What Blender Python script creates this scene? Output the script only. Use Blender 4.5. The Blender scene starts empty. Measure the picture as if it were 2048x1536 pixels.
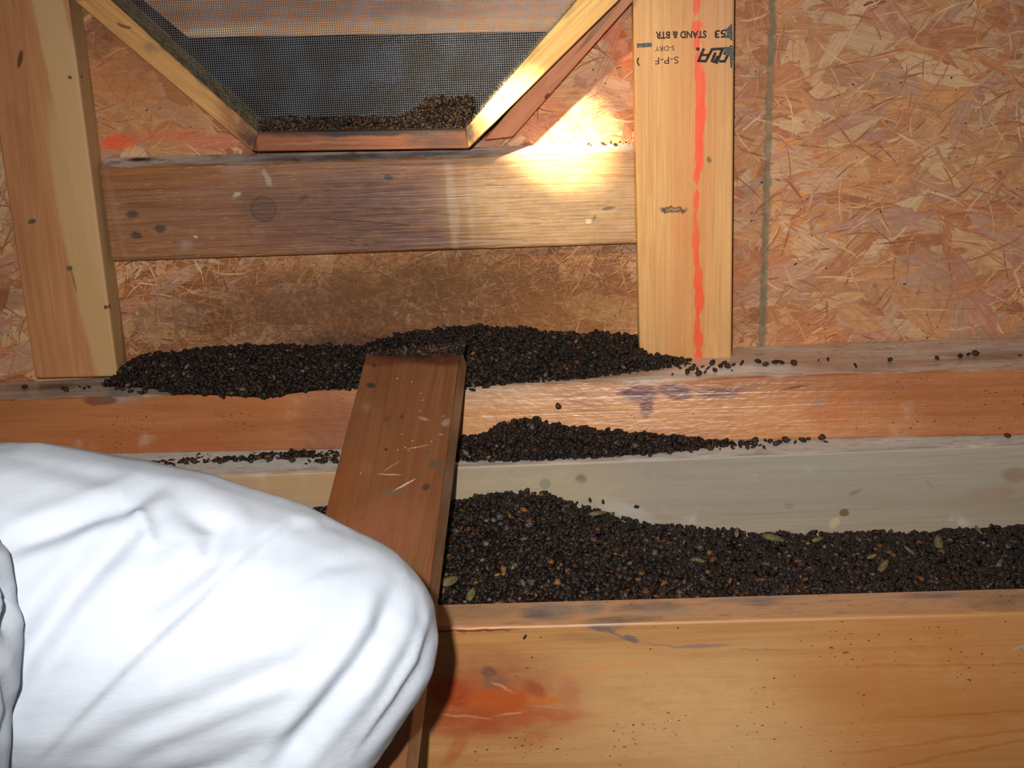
import bpy, bmesh, math, random
import numpy as np
from mathutils import Vector, Matrix, Quaternion, noise

random.seed(7)
rng = np.random.default_rng(7)
SC = bpy.context.scene
COL = SC.collection

# ------------------------------------------------------------------ camera
FPX = 2600.0
YAW, PITCH, ROLL = 3.0, 16.7, -2.3
CAMPOS = Vector((0.0, -1.228, 0.3407))
RM = (Matrix.Rotation(math.radians(YAW), 3, 'Z') @ Matrix.Rotation(math.radians(90 - PITCH), 3, 'X')
      @ Matrix.Rotation(math.radians(ROLL), 3, 'Z'))
cd = bpy.data.cameras.new('camera')
cam = bpy.data.objects.new('camera', cd)
COL.objects.link(cam)
cam.matrix_world = Matrix.Translation(CAMPOS) @ RM.to_4x4()
cd.sensor_width = 36.0
cd.lens = 36.0 * FPX / 2048.0
cd.clip_start = 0.02
cd.clip_end = 50
SC.camera = cam

# ------------------------------------------------------------------ light, world, exposure
SC.view_settings.view_transform = 'Standard'
SC.view_settings.look = 'None'
SC.view_settings.gamma = 1.0
SC.view_settings.exposure = 0.0
w = bpy.data.worlds.new('world')
SC.world = w
w.use_nodes = True
w.node_tree.nodes['Background'].inputs[0].default_value = (1.0, 0.93, 0.84, 1)
w.node_tree.nodes['Background'].inputs[1].default_value = 0.10


def lamp(name, kind, loc, energy, color, radius, target=None, size=None, blend=None):
    ld = bpy.data.lights.new(name, kind)
    ld.energy = energy
    ld.color = color
    ld.shadow_soft_size = radius
    if size:
        ld.spot_size = math.radians(size)
        ld.spot_blend = blend
    o = bpy.data.objects.new(name, ld)
    COL.objects.link(o)
    o.location = loc
    if target is not None:
        o.rotation_euler = (Vector(target) - Vector(loc)).to_track_quat('-Z', 'Y').to_euler()
    return o


# the camera's own flash, just beside and above the lens
FL = CAMPOS + RM @ Vector((-0.045, 0.045, 0.0))
lamp('flash_lamp', 'SPOT', FL, 47.0, (1.0, 0.98, 0.945), 0.008,
     target=CAMPOS + RM @ Vector((0.03, 0.0, -1.0)), size=84, blend=1.0)
# the torch beam of the person crouching at the left
TL = Vector((-0.36, -0.50, 0.47))
TT = Vector((-0.010, -0.014, 0.211))
lamp('torch_core', 'SPOT', TL, 290.0, (1.0, 0.88, 0.62), 0.010, target=TT, size=9, blend=1.0)
lamp('torch_halo', 'SPOT', TL, 15.0, (1.0, 0.82, 0.50), 0.010, target=TT + Vector((0.005, 0, 0.005)), size=34, blend=1.0)


# ------------------------------------------------------------------ geometry helpers
def ray(px, py):
    return RM @ Vector(((px - 1024) / FPX, (768 - py) / FPX, -1.0))


def onY(px, py, Y):
    r = ray(px, py)
    return CAMPOS + r * ((Y - CAMPOS.y) / r.y)


def onZ(px, py, Z):
    r = ray(px, py)
    return CAMPOS + r * ((Z - CAMPOS.z) / r.z)


def onD(px, py, d):
    return CAMPOS + ray(px, py) * d


def onPlane(px, py, p0, n):
    r = ray(px, py)
    return CAMPOS + r * ((Vector(p0) - CAMPOS).dot(n) / r.dot(n))


def project(P):
    q = (P - np.array(CAMPOS)) @ np.array(RM)
    return 1024 - q[:, 0] / q[:, 2] * FPX, 768 + q[:, 1] / q[:, 2] * FPX


def lin(c):
    return tuple(((v / 255.0) / 12.92 if v / 255.0 <= 0.04045 else ((v / 255.0 + 0.055) / 1.055) ** 2.4) for v in c)


def link(name, me, mat=None, parent=None):
    o = bpy.data.objects.new(name, me)
    COL.objects.link(o)
    if mat is not None:
        me.materials.append(mat)
    if parent is not None:
        o.parent = parent
        o.matrix_parent_inverse = parent.matrix_world.inverted()
    return o


def tag(o, label, cat, group=None, kind=None):
    o['label'] = label
    o['category'] = cat
    if group:
        o['group'] = group
    if kind:
        o['kind'] = kind
    return o


def struct(o, label=None, cat=None):
    o['kind'] = 'structure'
    if label:
        o['label'] = label
        o['category'] = cat
    return o


class Frame:
    """A board's own axes: x along the grain, z across the face, y into the thickness."""
    def __init__(s, origin, xdir, ndir):
        s.x = Vector(xdir).normalized()
        s.y = Vector(ndir)
        s.y = (s.y - s.x * s.y.dot(s.x)).normalized()
        s.z = s.x.cross(s.y).normalized()
        s.o = Vector(origin)
        m = Matrix((s.x, s.y, s.z)).transposed().to_4x4()
        m.translation = s.o
        s.m = m
        s.inv = m.inverted()

    def loc(s, p):
        return s.inv @ Vector(p)

    def px(s, px, py):
        """image point on the face (y = 0) in board coordinates"""
        return s.inv @ onPlane(px, py, s.o, s.y)

    def b(s, px, py, rx, ry, ang, color, strength=1.0, soft=0.5):
        c = s.px(px, py)
        a = math.radians(ang)
        ex = s.px(px + rx * math.cos(a), py - rx * math.sin(a)) - c
        ez = s.px(px + ry * math.sin(a), py + ry * math.cos(a)) - c
        return (c.x, c.z, ex.length, ez.length, math.atan2(ex.z, ex.x), color, strength, soft)


def top_blot(fr, p0, n, px, py, rx, ry, color, strength=1.0, soft=0.8):
    """a stain or painted shade on the upper face, which lies in the plane p0, n"""
    l, l2, l3 = [fr.loc(onPlane(x, y, p0, n)) for x, y in ((px, py), (px, py - ry), (px + rx, py))]
    return (l.x, l.z + l.y, abs(l3.x - l.x), abs(l2.y - l.y), 0.0, lin(color), strength, soft)


def board_mesh(name, fr, corners, thick, bevel=0.002, seg=2, backz=None):
    """front-face polygon (world points) pushed back along fr.y by thick"""
    bm = bmesh.new()
    L = [fr.loc(c) for c in corners]
    front = [bm.verts.new((p.x, 0.0, p.z)) for p in L]
    backz = backz or [0.0] * len(L)
    back = [bm.verts.new((p.x, thick, p.z + dz)) for p, dz in zip(L, backz)]
    n = len(L)
    bm.faces.new(front)
    bm.faces.new(list(reversed(back)))
    for i in range(n):
        j = (i + 1) % n
        bm.faces.new((front[j], front[i], back[i], back[j]))
    bmesh.ops.recalc_face_normals(bm, faces=bm.faces[:])
    if bevel:
        bmesh.ops.bevel(bm, geom=bm.edges[:], offset=bevel, segments=seg, profile=0.5, affect='EDGES')
    me = bpy.data.meshes.new(name)
    bm.to_mesh(me)
    bm.free()
    for p in me.polygons:
        p.use_smooth = False
    return me


def board(name, corners, thick, xdir, ndir, matf, bevel=0.002, origin=None, parent=None, seg=2, backz=None):
    fr = Frame(origin if origin is not None else corners[0], xdir, ndir)
    me = board_mesh(name, fr, corners, thick, bevel, seg, backz)
    o = bpy.data.objects.new(name, me)
    COL.objects.link(o)
    o.matrix_world = fr.m
    me.materials.append(matf(fr))
    if parent is not None:
        o.parent = parent
        o.matrix_parent_inverse = parent.matrix_world.inverted()
    return o, fr


# ------------------------------------------------------------------ node helpers
class NT:
    def __init__(s, name):
        s.mat = bpy.data.materials.new(name)
        s.mat.use_nodes = True
        s.t = s.mat.node_tree
        s.t.nodes.clear()
        s.out = s.t.nodes.new('ShaderNodeOutputMaterial')
        s.bsdf = s.t.nodes.new('ShaderNodeBsdfPrincipled')
        s.t.links.new(s.bsdf.outputs[0], s.out.inputs[0])

    def n(s, kind, **kw):
        nd = s.t.nodes.new(kind)
        for k, v in kw.items():
            setattr(nd, k, v)
        return nd

    def set(s, sock, v):
        if hasattr(v, 'is_output'):
            s.t.links.new(v, sock)
        elif isinstance(v, tuple) and len(v) == 3 and sock.type == 'RGBA':
            sock.default_value = (*v, 1)
        else:
            sock.default_value = v

    def coord(s, which='Object'):
        return s.n('ShaderNodeTexCoord').outputs[which]

    def attr(s, name):
        return s.n('ShaderNodeAttribute', attribute_name=name).outputs['Color']

    def math(s, op, a, b=0.0, c=0.0, clamp=False):
        nd = s.n('ShaderNodeMath', operation=op, use_clamp=clamp)
        s.set(nd.inputs[0], a)
        s.set(nd.inputs[1], b)
        s.set(nd.inputs[2], c)
        return nd.outputs[0]

    def vmath(s, op, a, b=(0, 0, 0)):
        nd = s.n('ShaderNodeVectorMath', operation=op)
        s.set(nd.inputs[0], a)
        s.set(nd.inputs[1], b)
        return nd.outputs['Value'] if op in ('LENGTH', 'DOT_PRODUCT') else nd.outputs[0]

    def map(s, v, loc=(0, 0, 0), rot=(0, 0, 0), scale=(1, 1, 1), kind='POINT'):
        nd = s.n('ShaderNodeMapping', vector_type=kind)
        s.set(nd.inputs[0], v)
        nd.inputs[1].default_value = loc
        nd.inputs[2].default_value = rot
        nd.inputs[3].default_value = scale
        return nd.outputs[0]

    def noise(s, v, scale=5.0, detail=3.0, rough=0.55, dist=0.0, color=False):
        nd = s.n('ShaderNodeTexNoise')
        s.set(nd.inputs['Vector'], v)
        nd.inputs['Scale'].default_value = scale
        nd.inputs['Detail'].default_value = detail
        nd.inputs['Roughness'].default_value = rough
        nd.inputs['Distortion'].default_value = dist
        return nd.outputs['Color' if color else 'Fac']

    def rng(s, v, a, b, c=0.0, d=1.0, smooth=True):
        nd = s.n('ShaderNodeMapRange')
        nd.interpolation_type = 'SMOOTHSTEP' if smooth else 'LINEAR'
        s.set(nd.inputs[0], v)
        for i, q in enumerate((a, b, c, d)):
            s.set(nd.inputs[i + 1], q)
        return nd.outputs[0]

    def mix(s, f, a, b, mode='MIX'):
        nd = s.n('ShaderNodeMix', data_type='RGBA', blend_type=mode)
        s.set(nd.inputs[0], f)
        s.set(nd.inputs[6], a)
        s.set(nd.inputs[7], b)
        return nd.outputs[2]

    def ramp(s, f, stops):
        nd = s.n('ShaderNodeValToRGB')
        s.set(nd.inputs[0], f)
        el = nd.color_ramp.elements
        while len(el) < len(stops):
            el.new(0.5)
        for e, (p, c) in zip(el, stops):
            e.position = p
            e.color = (*c, 1)
        return nd.outputs[0]

    def bump(s, h, strength, dist=0.001, normal=None):
        nd = s.n('ShaderNodeBump')
        nd.inputs['Strength'].default_value = strength
        nd.inputs['Distance'].default_value = dist
        s.set(nd.inputs['Height'], h)
        if normal is not None:
            s.set(nd.inputs['Normal'], normal)
        return nd.outputs[0]

    def blots(s, base, P, blots, jit=0.006, jscale=70.0, grain=3.0):
        """stains with their own outlines; P are board coordinates, x along the grain"""
        j = s.noise(s.map(P, scale=(1.0 / grain, 1, 1)), scale=jscale, detail=4, rough=0.65, color=True)
        j = s.vmath('SUBTRACT', j, (0.5, 0.5, 0.5))
        j = s.vmath('MULTIPLY', j, (jit * 2 * grain, 0.0, jit * 2))
        # the upper face is unfolded behind the front face
        sp_ = s.n('ShaderNodeSeparateXYZ')
        s.set(sp_.inputs[0], P)
        cb_ = s.n('ShaderNodeCombineXYZ')
        s.set(cb_.inputs[0], sp_.outputs[0])
        s.set(cb_.inputs[2], s.math('ADD', sp_.outputs[2], s.math('MAXIMUM', sp_.outputs[1], 0.0)))
        Q = s.vmath('ADD', cb_.outputs[0], j)
        pn = s.noise(s.map(P, scale=(1.0 / grain, 1, 1)), scale=jscale * 1.5, detail=5, rough=0.75)
        patch = s.rng(pn, 0.36, 0.60, 0.62, 1.08)
        for (cx, cz, rx, rz, ang, color, strength, soft) in blots:
            m = s.map(Q, loc=(cx, 0, cz), rot=(0, -ang, 0), scale=(max(rx, 1e-4), 1, max(rz, 1e-4)), kind='TEXTURE')
            m = s.vmath('LENGTH', m)
            f = s.rng(m, 1.0 + soft * 0.5, 1.0 - soft * 0.5, 0.0, strength)
            if soft >= 0.75:
                f = s.math('MULTIPLY', f, patch)
            base = s.mix(f, base, color)
        return base


def knots(nt, base, P, ks):
    """ring knots: (x, z, r, core colour, ring colour)"""
    j = nt.noise(P, scale=120, detail=2, color=True)
    j = nt.vmath('MULTIPLY', nt.vmath('SUBTRACT', j, (0.5, 0.5, 0.5)), (0.003, 0, 0.003))
    Q = nt.vmath('ADD', nt.vmath('MULTIPLY', P, (1, 0, 1)), j)
    for (x, z, r, core, rim) in ks:
        d = nt.vmath('LENGTH', nt.vmath('SUBTRACT', Q, (x, 0, z)))
        d = nt.math('DIVIDE', d, r)
        halo = nt.rng(d, 3.0, 1.0, 0.0, 0.35)
        base = nt.mix(halo, base, rim)
        rings = nt.math('SINE', nt.math('MULTIPLY', d, 14.0))
        c = nt.mix(nt.rng(rings, -1, 1, 0.0, 0.35), core, rim)
        base = nt.mix(nt.rng(d, 1.02, 0.9), base, c)
        edge = nt.math('MULTIPLY', nt.rng(d, 0.82, 0.95), nt.rng(d, 1.12, 0.98))
        base = nt.mix(nt.math('MULTIPLY', edge, 0.85), base, tuple(v * 0.25 for v in rim))
    return base


def wood(name, cols, rough=0.55, bump=0.35, blots=(), kn=(), speck=0.0, ringscale=(1.6, 1, 34), seed=0.0,
         fib=0.35, jit=0.006, spec=0.35, streaks=None, grain=3.0, stripes=(), flecks=0.0, dimple=0.0, jscale=70.0, top=None):
    """timber: cols = (dark line, main, pale); 8-bit colours, with light or shade painted in on some boards"""
    nt = NT(name)
    dk, md, pl = [lin(c) for c in cols]
    P = nt.coord('Object')
    S = nt.map(P, loc=(seed * 1.37, seed * 0.71, seed * 2.13))
    # growth rings: stretched noise cut into soft bands
    R = nt.map(S, scale=ringscale)
    big = nt.noise(R, scale=1.0, detail=2, rough=0.45, dist=0.25)
    bands = nt.math('FRACT', nt.math('MULTIPLY', big, 9.0))
    line = nt.math('MULTIPLY', nt.rng(bands, 0.35, 0.93), nt.rng(bands, 1.0, 0.94))
    tone = nt.noise(nt.map(S, scale=(3.5, 8, 22)), scale=1.0, detail=3)
    c = nt.mix(nt.rng(tone, 0.25, 0.75), md, pl)
    mo = nt.noise(nt.map(S, scale=(12, 30, 40)), scale=1.0, detail=5, rough=0.7)
    c = nt.mix(nt.rng(mo, 0.5, 0.72, 0.0, 0.35), c, dk)
    c = nt.mix(nt.math('MULTIPLY', line, 0.30), c, dk)
    fine = nt.noise(nt.map(S, scale=(14, 420, 420)), scale=1.0, detail=3, rough=0.6)
    c = nt.mix(nt.rng(fine, 0.62, 0.30, 0.0, fib), c, tuple(v * 0.55 for v in dk))
    c = nt.mix(nt.rng(fine, 0.58, 0.75, 0.0, fib * 0.6), c, tuple(min(1, v * 1.25) for v in pl))
    for (z0, z1, col, st) in stripes:
        zz = nt.n('ShaderNodeSeparateXYZ')
        nt.set(zz.inputs[0], nt.vmath('ADD', P, nt.vmath('MULTIPLY', nt.vmath('SUBTRACT', nt.noise(
            nt.map(P, scale=(8, 30, 90)), scale=1.0, detail=3, color=True), (0.5, 0.5, 0.5)), (0, 0, 0.012))))
        f = nt.math('MULTIPLY', nt.rng(zz.outputs[2], z0 - 0.002, z0 + 0.002), nt.rng(zz.outputs[2], z1 + 0.002, z1 - 0.002))
        c = nt.mix(nt.math('MULTIPLY', f, st), c, lin(col))
    if flecks:
        fk = nt.noise(nt.map(S, scale=(70, 300, 900)), scale=1.0, detail=1)
        c = nt.mix(nt.rng(fk, 0.64, 0.74, 0.0, flecks), c, lin((205, 165, 115)))
        fk2 = nt.noise(nt.map(S, loc=(9, 4, 2), scale=(60, 300, 700)), scale=1.0, detail=2)
        c = nt.mix(nt.rng(fk2, 0.60, 0.72, 0.0, flecks), c, lin((70, 40, 25)))
    c = knots(nt, c, P, kn) if kn else c
    if top:
        sx = nt.n('ShaderNodeSeparateXYZ')
        nt.set(sx.inputs[0], P)
        dn = nt.noise(nt.map(P, scale=(9, 40, 40)), scale=1.0, detail=5, rough=0.7)
        dcol = nt.mix(nt.rng(dn, 0.35, 0.65), lin(top[0]), lin(top[1]))
        dn2 = nt.noise(nt.map(P, loc=(5, 5, 5), scale=(60, 160, 160)), scale=1.0, detail=3, rough=0.7)
        dcol = nt.mix(nt.rng(dn2, 0.50, 0.68, 0.0, 0.6), dcol, lin(top[2]))
        wav = nt.math('MULTIPLY', nt.math('SUBTRACT', nt.noise(P, scale=22, detail=3), 0.5), 0.010)
        f = nt.rng(nt.math('ADD', sx.outputs[1], wav), 0.001, 0.004)
        c = nt.mix(nt.math('MULTIPLY', f, top[3]), c, dcol)
    c = nt.blots(c, P, blots, jit=jit, grain=grain, jscale=jscale)
    if speck:
        sp = nt.noise(nt.map(P, scale=(0.6, 1, 1)), scale=420, detail=1.5)
        dens = nt.noise(P, scale=14, detail=2)
        th = nt.math('SUBTRACT', 0.80, nt.math('MULTIPLY', nt.rng(dens, 0.35, 0.7), speck))
        f = nt.rng(nt.math('SUBTRACT', sp, th), 0.0, 0.03)
        c = nt.mix(nt.math('MULTIPLY', f, 0.85), c, lin((40, 26, 20)))
    nt.set(nt.bsdf.inputs['Base Color'], c)
    rr = nt.rng(tone, 0.3, 0.7, rough - 0.06, rough + 0.08)
    nt.set(nt.bsdf.inputs['Roughness'], rr)
    nt.bsdf.inputs['Specular IOR Level'].default_value = spec
    h = nt.math('ADD', nt.math('MULTIPLY', fine, 0.6), nt.math('MULTIPLY', line, -0.25))
    if dimple:
        h = nt.math('ADD', h, nt.math('MULTIPLY', nt.noise(nt.map(S, scale=(110, 160, 260)), scale=1.0, detail=1), dimple))
    nt.set(nt.bsdf.inputs['Normal'], nt.bump(h, bump, 0.0015))
    return nt.mat


# ------------------------------------------------------------------ planes of the place (metres)
Y_STUD = -0.038          # face of the flat studs
Y_WALL = -0.004          # face of the sheathing
Y_CROSS = -0.024         # face of the rail under the vent
BR = lin((96, 52, 34))
DUST = lin((150, 140, 128))
DARK = lin((38, 28, 24))


def wpx(px, py, Y=Y_WALL):
    p = onY(px, py, Y)
    return p.x, p.z


# ------------------------------------------------------------------ sheathing: strand board around an octagonal opening
OCT = [(505, 303), (937, 297), (1240, -2), (1256, -430), (950, -745), (500, -735), (165, -420), (150, 3)]
Y_VF = -0.056            # front of the vent frame


def octw(Y=Y_VF):
    return [onY(x, y, Y) for x, y in OCT]


def osb_mat():
    nt = NT('strand board')
    P = nt.coord('Object')
    uv = nt.n('ShaderNodeUVMap').outputs[0]
    c = nt.attr('col')
    fib = nt.noise(nt.map(uv, scale=(18, 520, 1)), scale=1.0, detail=3, rough=0.65, dist=0.6)
    c = nt.mix(nt.rng(fib, 0.60, 0.32, 0.0, 0.45), c, nt.mix(1.0, c, (0.50, 0.38, 0.30), 'MULTIPLY'))
    c = nt.mix(nt.rng(fib, 0.56, 0.74, 0.0, 0.35), c, lin((222, 180, 130)))
    tone = nt.noise(P, scale=9, detail=4)
    c = nt.mix(nt.rng(tone, 0.4, 0.7, 0.0, 0.25), c, lin((156, 108, 78)))
    wide = nt.noise(nt.map(P, rot=(0, 0.2, 0), scale=(30, 1, 260)), scale=1.0, detail=4, rough=0.7, dist=0.8)
    c = nt.mix(nt.rng(wide, 0.52, 0.70, 0.0, 0.30), c, lin((150, 96, 60)))
    c = nt.mix(nt.rng(wide, 0.46, 0.32, 0.0, 0.25), c, lin((208, 166, 120)))
    mott = nt.noise(P, scale=95, detail=5, rough=0.75)
    c = nt.mix(nt.rng(mott, 0.5, 0.66, 0.0, 0.30), c, lin((132, 84, 54)))
    c = nt.mix(nt.rng(mott, 0.46, 0.34, 0.0, 0.30), c, lin((196, 158, 128)))

    def B(px, py, rx, ry, col, st, soft, ang=0):
        x, z = wpx(px, py)
        x2, _ = wpx(px + rx, py)
        _, z2 = wpx(px, py + ry)
        return (x, z, abs(x2 - x), abs(z2 - z), math.radians(ang), lin(col), st, soft)
    bl = [
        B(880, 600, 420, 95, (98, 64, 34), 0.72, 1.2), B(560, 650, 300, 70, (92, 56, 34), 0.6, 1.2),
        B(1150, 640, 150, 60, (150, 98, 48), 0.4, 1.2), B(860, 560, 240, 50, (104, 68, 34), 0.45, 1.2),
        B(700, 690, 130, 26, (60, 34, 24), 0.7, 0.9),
        B(238, 284, 34, 17, (226, 74, 36), 0.8, 0.7), B(330, 272, 75, 13, (206, 86, 52), 0.55, 0.9),
        B(430, 285, 55, 14, (196, 90, 58), 0.5, 0.9),
        B(195, 80, 30, 40, (92, 58, 36), 0.55, 0.8), B(300, 200, 150, 90, (170, 108, 56), 0.5, 1.2), B(260, 150, 60, 40, (150, 92, 48), 0.4, 1.2),
        B(1235, 80, 22, 70, (196, 84, 44), 0.55, 0.8, 25), B(1120, 225, 16, 60, (186, 92, 60), 0.4, 0.8, 40),
        B(20, 600, 45, 20, (110, 56, 34), 0.4, 0.7),
    ]
    nn = 15
    for i in range(nn):
        t = i / (nn - 1)
        bl.append(B(1546 - 24 * t, -10 + 730 * t, 8.2, 36, (104, 98, 76), 0.60 + 0.25 * ((i * 37) % 5) / 5, 0.55))
    c = nt.blots(c, P, bl, jit=0.0045, jscale=110, grain=1.0)
    sp = nt.noise(P, scale=230, detail=1.0)
    c = nt.mix(nt.rng(sp, 0.755, 0.785, 0.0, 0.9), c, lin((46, 28, 24)))
    sp2 = nt.noise(nt.map(P, loc=(3, 1, 7)), scale=60, detail=2.0)
    c = nt.mix(nt.rng(sp2, 0.755, 0.77, 0.0, 0.7), c, lin((70, 34, 26)))
    nt.set(nt.bsdf.inputs['Base Color'], c)
    nt.bsdf.inputs['Roughness'].default_value = 0.62
    nt.bsdf.inputs['Specular IOR Level'].default_value = 0.22
    h = nt.math('ADD', nt.math('MULTIPLY', fib, 0.5), nt.math('MULTIPLY', mott, 0.5))
    nt.set(nt.bsdf.inputs['Normal'], nt.bump(h, 0.5, 0.0015))
    return nt.mat


def build_wall():
    ow = octw(Y_WALL)
    X0, X1, Z0, Z1 = -1.0, 0.95, -0.02, 0.95
    verts, faces, cols, uvs = [], [], [], []
    pal = [(196, 142, 98), (188, 130, 86), (204, 158, 112), (178, 114, 76), (188, 146, 116), (180, 124, 100), (198, 134, 84),
           (172, 108, 70), (202, 164, 124), (178, 132, 108), (186, 120, 80), (178, 128, 94), (176, 134, 106), (192, 138, 92)]

    def poly(pts, y, col, ang):
        i0 = len(verts)
        ca, sa = math.cos(ang), math.sin(ang)
        ou = random.random() * 5
        for (x, z) in pts:
            verts.append((x, y, z))
            uvs.append((x * ca + z * sa + ou, -x * sa + z * ca + ou * 0.3))
            cols.append((*col, 1))
        faces.append(tuple(range(i0, i0 + len(pts))))
    # base sheet: eight quads between the opening and the sheet's edge, front and back
    o2 = [(p.x, p.z) for p in ow]
    cx, cz = sum(p[0] for p in o2) / 8, sum(p[1] for p in o2) / 8

    def outp(p):
        dx, dz = p[0] - cx, p[1] - cz
        ks = []
        for a, lo, hi, c0 in ((dx, X0, X1, cx), (dz, Z0, Z1, cz)):
            if abs(a) > 1e-9:
                ks.append(((hi if a > 0 else lo) - c0) / a)
        k = min(ks)
        return (cx + dx * k, cz + dz * k)
    ring = []
    for p in o2:
        ring.append(outp(p))
    corners = [(X0, Z0), (X1, Z0), (X1, Z1), (X0, Z1)]
    base = lin((150, 92, 58))
    for i in range(8):
        j = (i + 1) % 8
        a, b = ring[i], ring[j]
        quad = [o2[i], o2[j], b]
        for c in corners:      # a corner of the sheet between the two rays
            ang = [math.atan2(q[1] - cz, q[0] - cx) for q in (a, b, c)]
            da = (ang[1] - ang[0] + math.pi) % (2 * math.pi) - math.pi
            dc = (ang[2] - ang[0] + math.pi) % (2 * math.pi) - math.pi
            if 0 < dc < da or da < dc < 0:
                quad.append(c)
        quad.append(a)
        poly(quad, 0.0, base, 0)
        poly(list(reversed(quad)), 0.011, base, 0)
    # strands laid one over another
    N = 14500

    def inside(x, z, k=0.985):
        px, pz = cx + (x - cx) / k, cz + (z - cz) / k
        for i in range(8):
            a, b = o2[i], o2[(i + 1) % 8]
            if (b[0] - a[0]) * (pz - a[1]) - (b[1] - a[1]) * (px - a[0]) < 0:
                return False
        return True
    for i in range(N):
        x = random.uniform(-0.90, 0.88)
        z = random.uniform(-0.01, 0.80)
        fine = (-0.45 < x < 0.06 and z < 0.12 and random.random() < 0.85)
        if fine:
            l = random.uniform(0.004, 0.022)
            wd = random.uniform(0.0006, 0.004)
        else:
            l = random.uniform(0.018, 0.105)
            wd = min(l * random.uniform(0.14, 0.45), 0.026)
            q = random.random()
            if q < 0.38:
                l *= 0.45
                wd *= random.uniform(0.05, 0.25)
            elif q < 0.5:
                l *= 0.35
        ang = random.gauss(0.1, 0.6) if random.random() < 0.7 else random.uniform(0, math.pi)
        ca, sa = math.cos(ang), math.sin(ang)
        # ragged outline
        pts = []
        t0 = random.uniform(-0.3, 0.3)
        ru = random.uniform
        e1, e2 = ru(0.2, 1.0), ru(0.2, 1.0)
        shape = [(-0.75, -0.9), (-0.4, -1 + ru(-.1, .25)), (0, -1 + ru(-.15, .2)), (0.4, -1 + ru(-.1, .25)), (0.78, -0.85 * e1 + ru(-.1, .1)),
                 (0.9 + ru(-.1, .15), -0.4 * e1), (0.95 + ru(-.2, .2), 0.0), (0.88 + ru(-.15, .15), 0.45 * e1), (0.7, 0.9 * e1),
                 (0.3, 1 + ru(-.25, .1)), (-0.1, 1 + ru(-.2, .15)), (-0.5, 0.95 + ru(-.2, .1)), (-0.8, 0.75 * e2),
                 (-0.92 + ru(-.15, .15), 0.3 * e2), (-1 + ru(-.2, .2), -0.1), (-0.9 + ru(-.1, .1), -0.5 * e2)]
        for (u, v) in shape:
            uu, vv = u * l / 2, v * wd / 2
            pts.append((x + uu * ca - vv * sa, z + uu * sa + vv * ca))
        if any(inside(*p) for p in pts):
            continue
        if any(p[0] < X0 or p[0] > X1 or p[1] < Z0 for p in pts):
            continue
        c = lin(random.choice(pal))
        k = random.uniform(0.90, 1.07)
        if fine:
            c = lin(random.choice([(186, 132, 80), (170, 112, 64), (204, 150, 92), (140, 92, 56), (120, 78, 48)]))
        elif random.random() < 0.012 and l < 0.05:
            c = lin((112, 60, 44))
        poly(pts, -0.0002 - 0.0011 * i / N, tuple(v * k for v in c), ang)
    # thin splinters and shreds on top of the strands
    for i in range(11500):
        x = random.uniform(-0.88, 0.86)
        z = random.uniform(0.0, 0.78)
        l = random.uniform(0.006, 0.045)
        wd = random.uniform(0.0004, 0.0022)
        ang = random.gauss(0.15, 0.65) if random.random() < 0.75 else random.uniform(0, math.pi)
        ca, sa = math.cos(ang), math.sin(ang)
        if inside(x, z, 1.06):
            continue
        c = lin(random.choice([(206, 160, 112), (196, 140, 94), (176, 112, 74), (160, 98, 62), (150, 92, 60), (214, 172, 126), (186, 128, 84), (190, 116, 76), (170, 126, 98)]))
        bnd = random.uniform(-0.12, 0.12) * l
        pts = []
        for u, v in ((-1, -0.2), (-0.4, -1), (0.4, -1), (1, -0.1), (1, 0.2), (0.4, 1), (-0.4, 1), (-1, 0.3)):
            uu, vv = u * l / 2, v * wd / 2 + bnd * (1 - u * u)
            pts.append((x + uu * ca - vv * sa, z + uu * sa + vv * ca))
        poly(pts, -0.00132 - 0.00012 * i / 11500, c, ang)
    # short bristly fibres over the damp part below the rail
    for i in range(5200):
        x = random.uniform(-0.44, 0.055)
        z = random.uniform(0.0, 0.125)
        if random.random() > 0.35 + 0.65 * min(1, (x + 0.44) / 0.18):
            continue
        l = random.uniform(0.003, 0.014)
        wd = random.uniform(0.0003, 0.0011)
        ang = random.gauss(0.2, 0.9)
        ca, sa = math.cos(ang), math.sin(ang)
        c = lin(random.choice([(206, 156, 96), (188, 132, 74), (170, 112, 62), (112, 76, 44), (92, 60, 36), (216, 172, 112), (150, 96, 60)]))
        poly([(x + u * l / 2 * ca - v * wd / 2 * sa, z + u * l / 2 * sa + v * wd / 2 * ca) for u, v in ((-1, -0.4), (0, -1), (1, -0.2), (1, 0.3), (0, 1), (-1, 0.4))],
             -0.0014 - 0.0006 * random.random(), c, ang)
    me = bpy.data.meshes.new('wall_back')
    me.from_pydata(verts, [], faces)
    ca_ = me.color_attributes.new('col', 'FLOAT_COLOR', 'POINT')
    ca_.data.foreach_set('color', np.array(cols, dtype=np.float32).ravel())
    ul = me.uv_layers.new(name='UVMap')
    idx = np.zeros(len(me.loops), dtype=np.int32)
    me.loops.foreach_get('vertex_index', idx)
    ul.data.foreach_set('uv', np.array(uvs, dtype=np.float32)[idx].ravel())
    o = link('wall_back', me, osb_mat())
    o.location = (0, Y_WALL, 0)
    return struct(o, 'strand board gable wall behind the studs', 'wall')


build_wall()

# ------------------------------------------------------------------ studs
def edge_pts(l0, l1, Y, *ys):
    """x on the line l0-l1 at the given image rows"""
    return [onY(l0[0] + (l1[0] - l0[0]) * (y - l0[1]) / (l1[1] - l0[1]), y, Y) for y in ys]


Ltop, Lbot = edge_pts((-14, 200), (70, 763), Y_STUD, -1100, 767)
Rtop, Rbot = edge_pts((137, 0), (236, 757), Y_STUD, -1100, 760)
z0 = 0.0


def at_z(p, q, z):
    t = (z - p.z) / (q.z - p.z)
    return p + (q - p) * t


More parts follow.
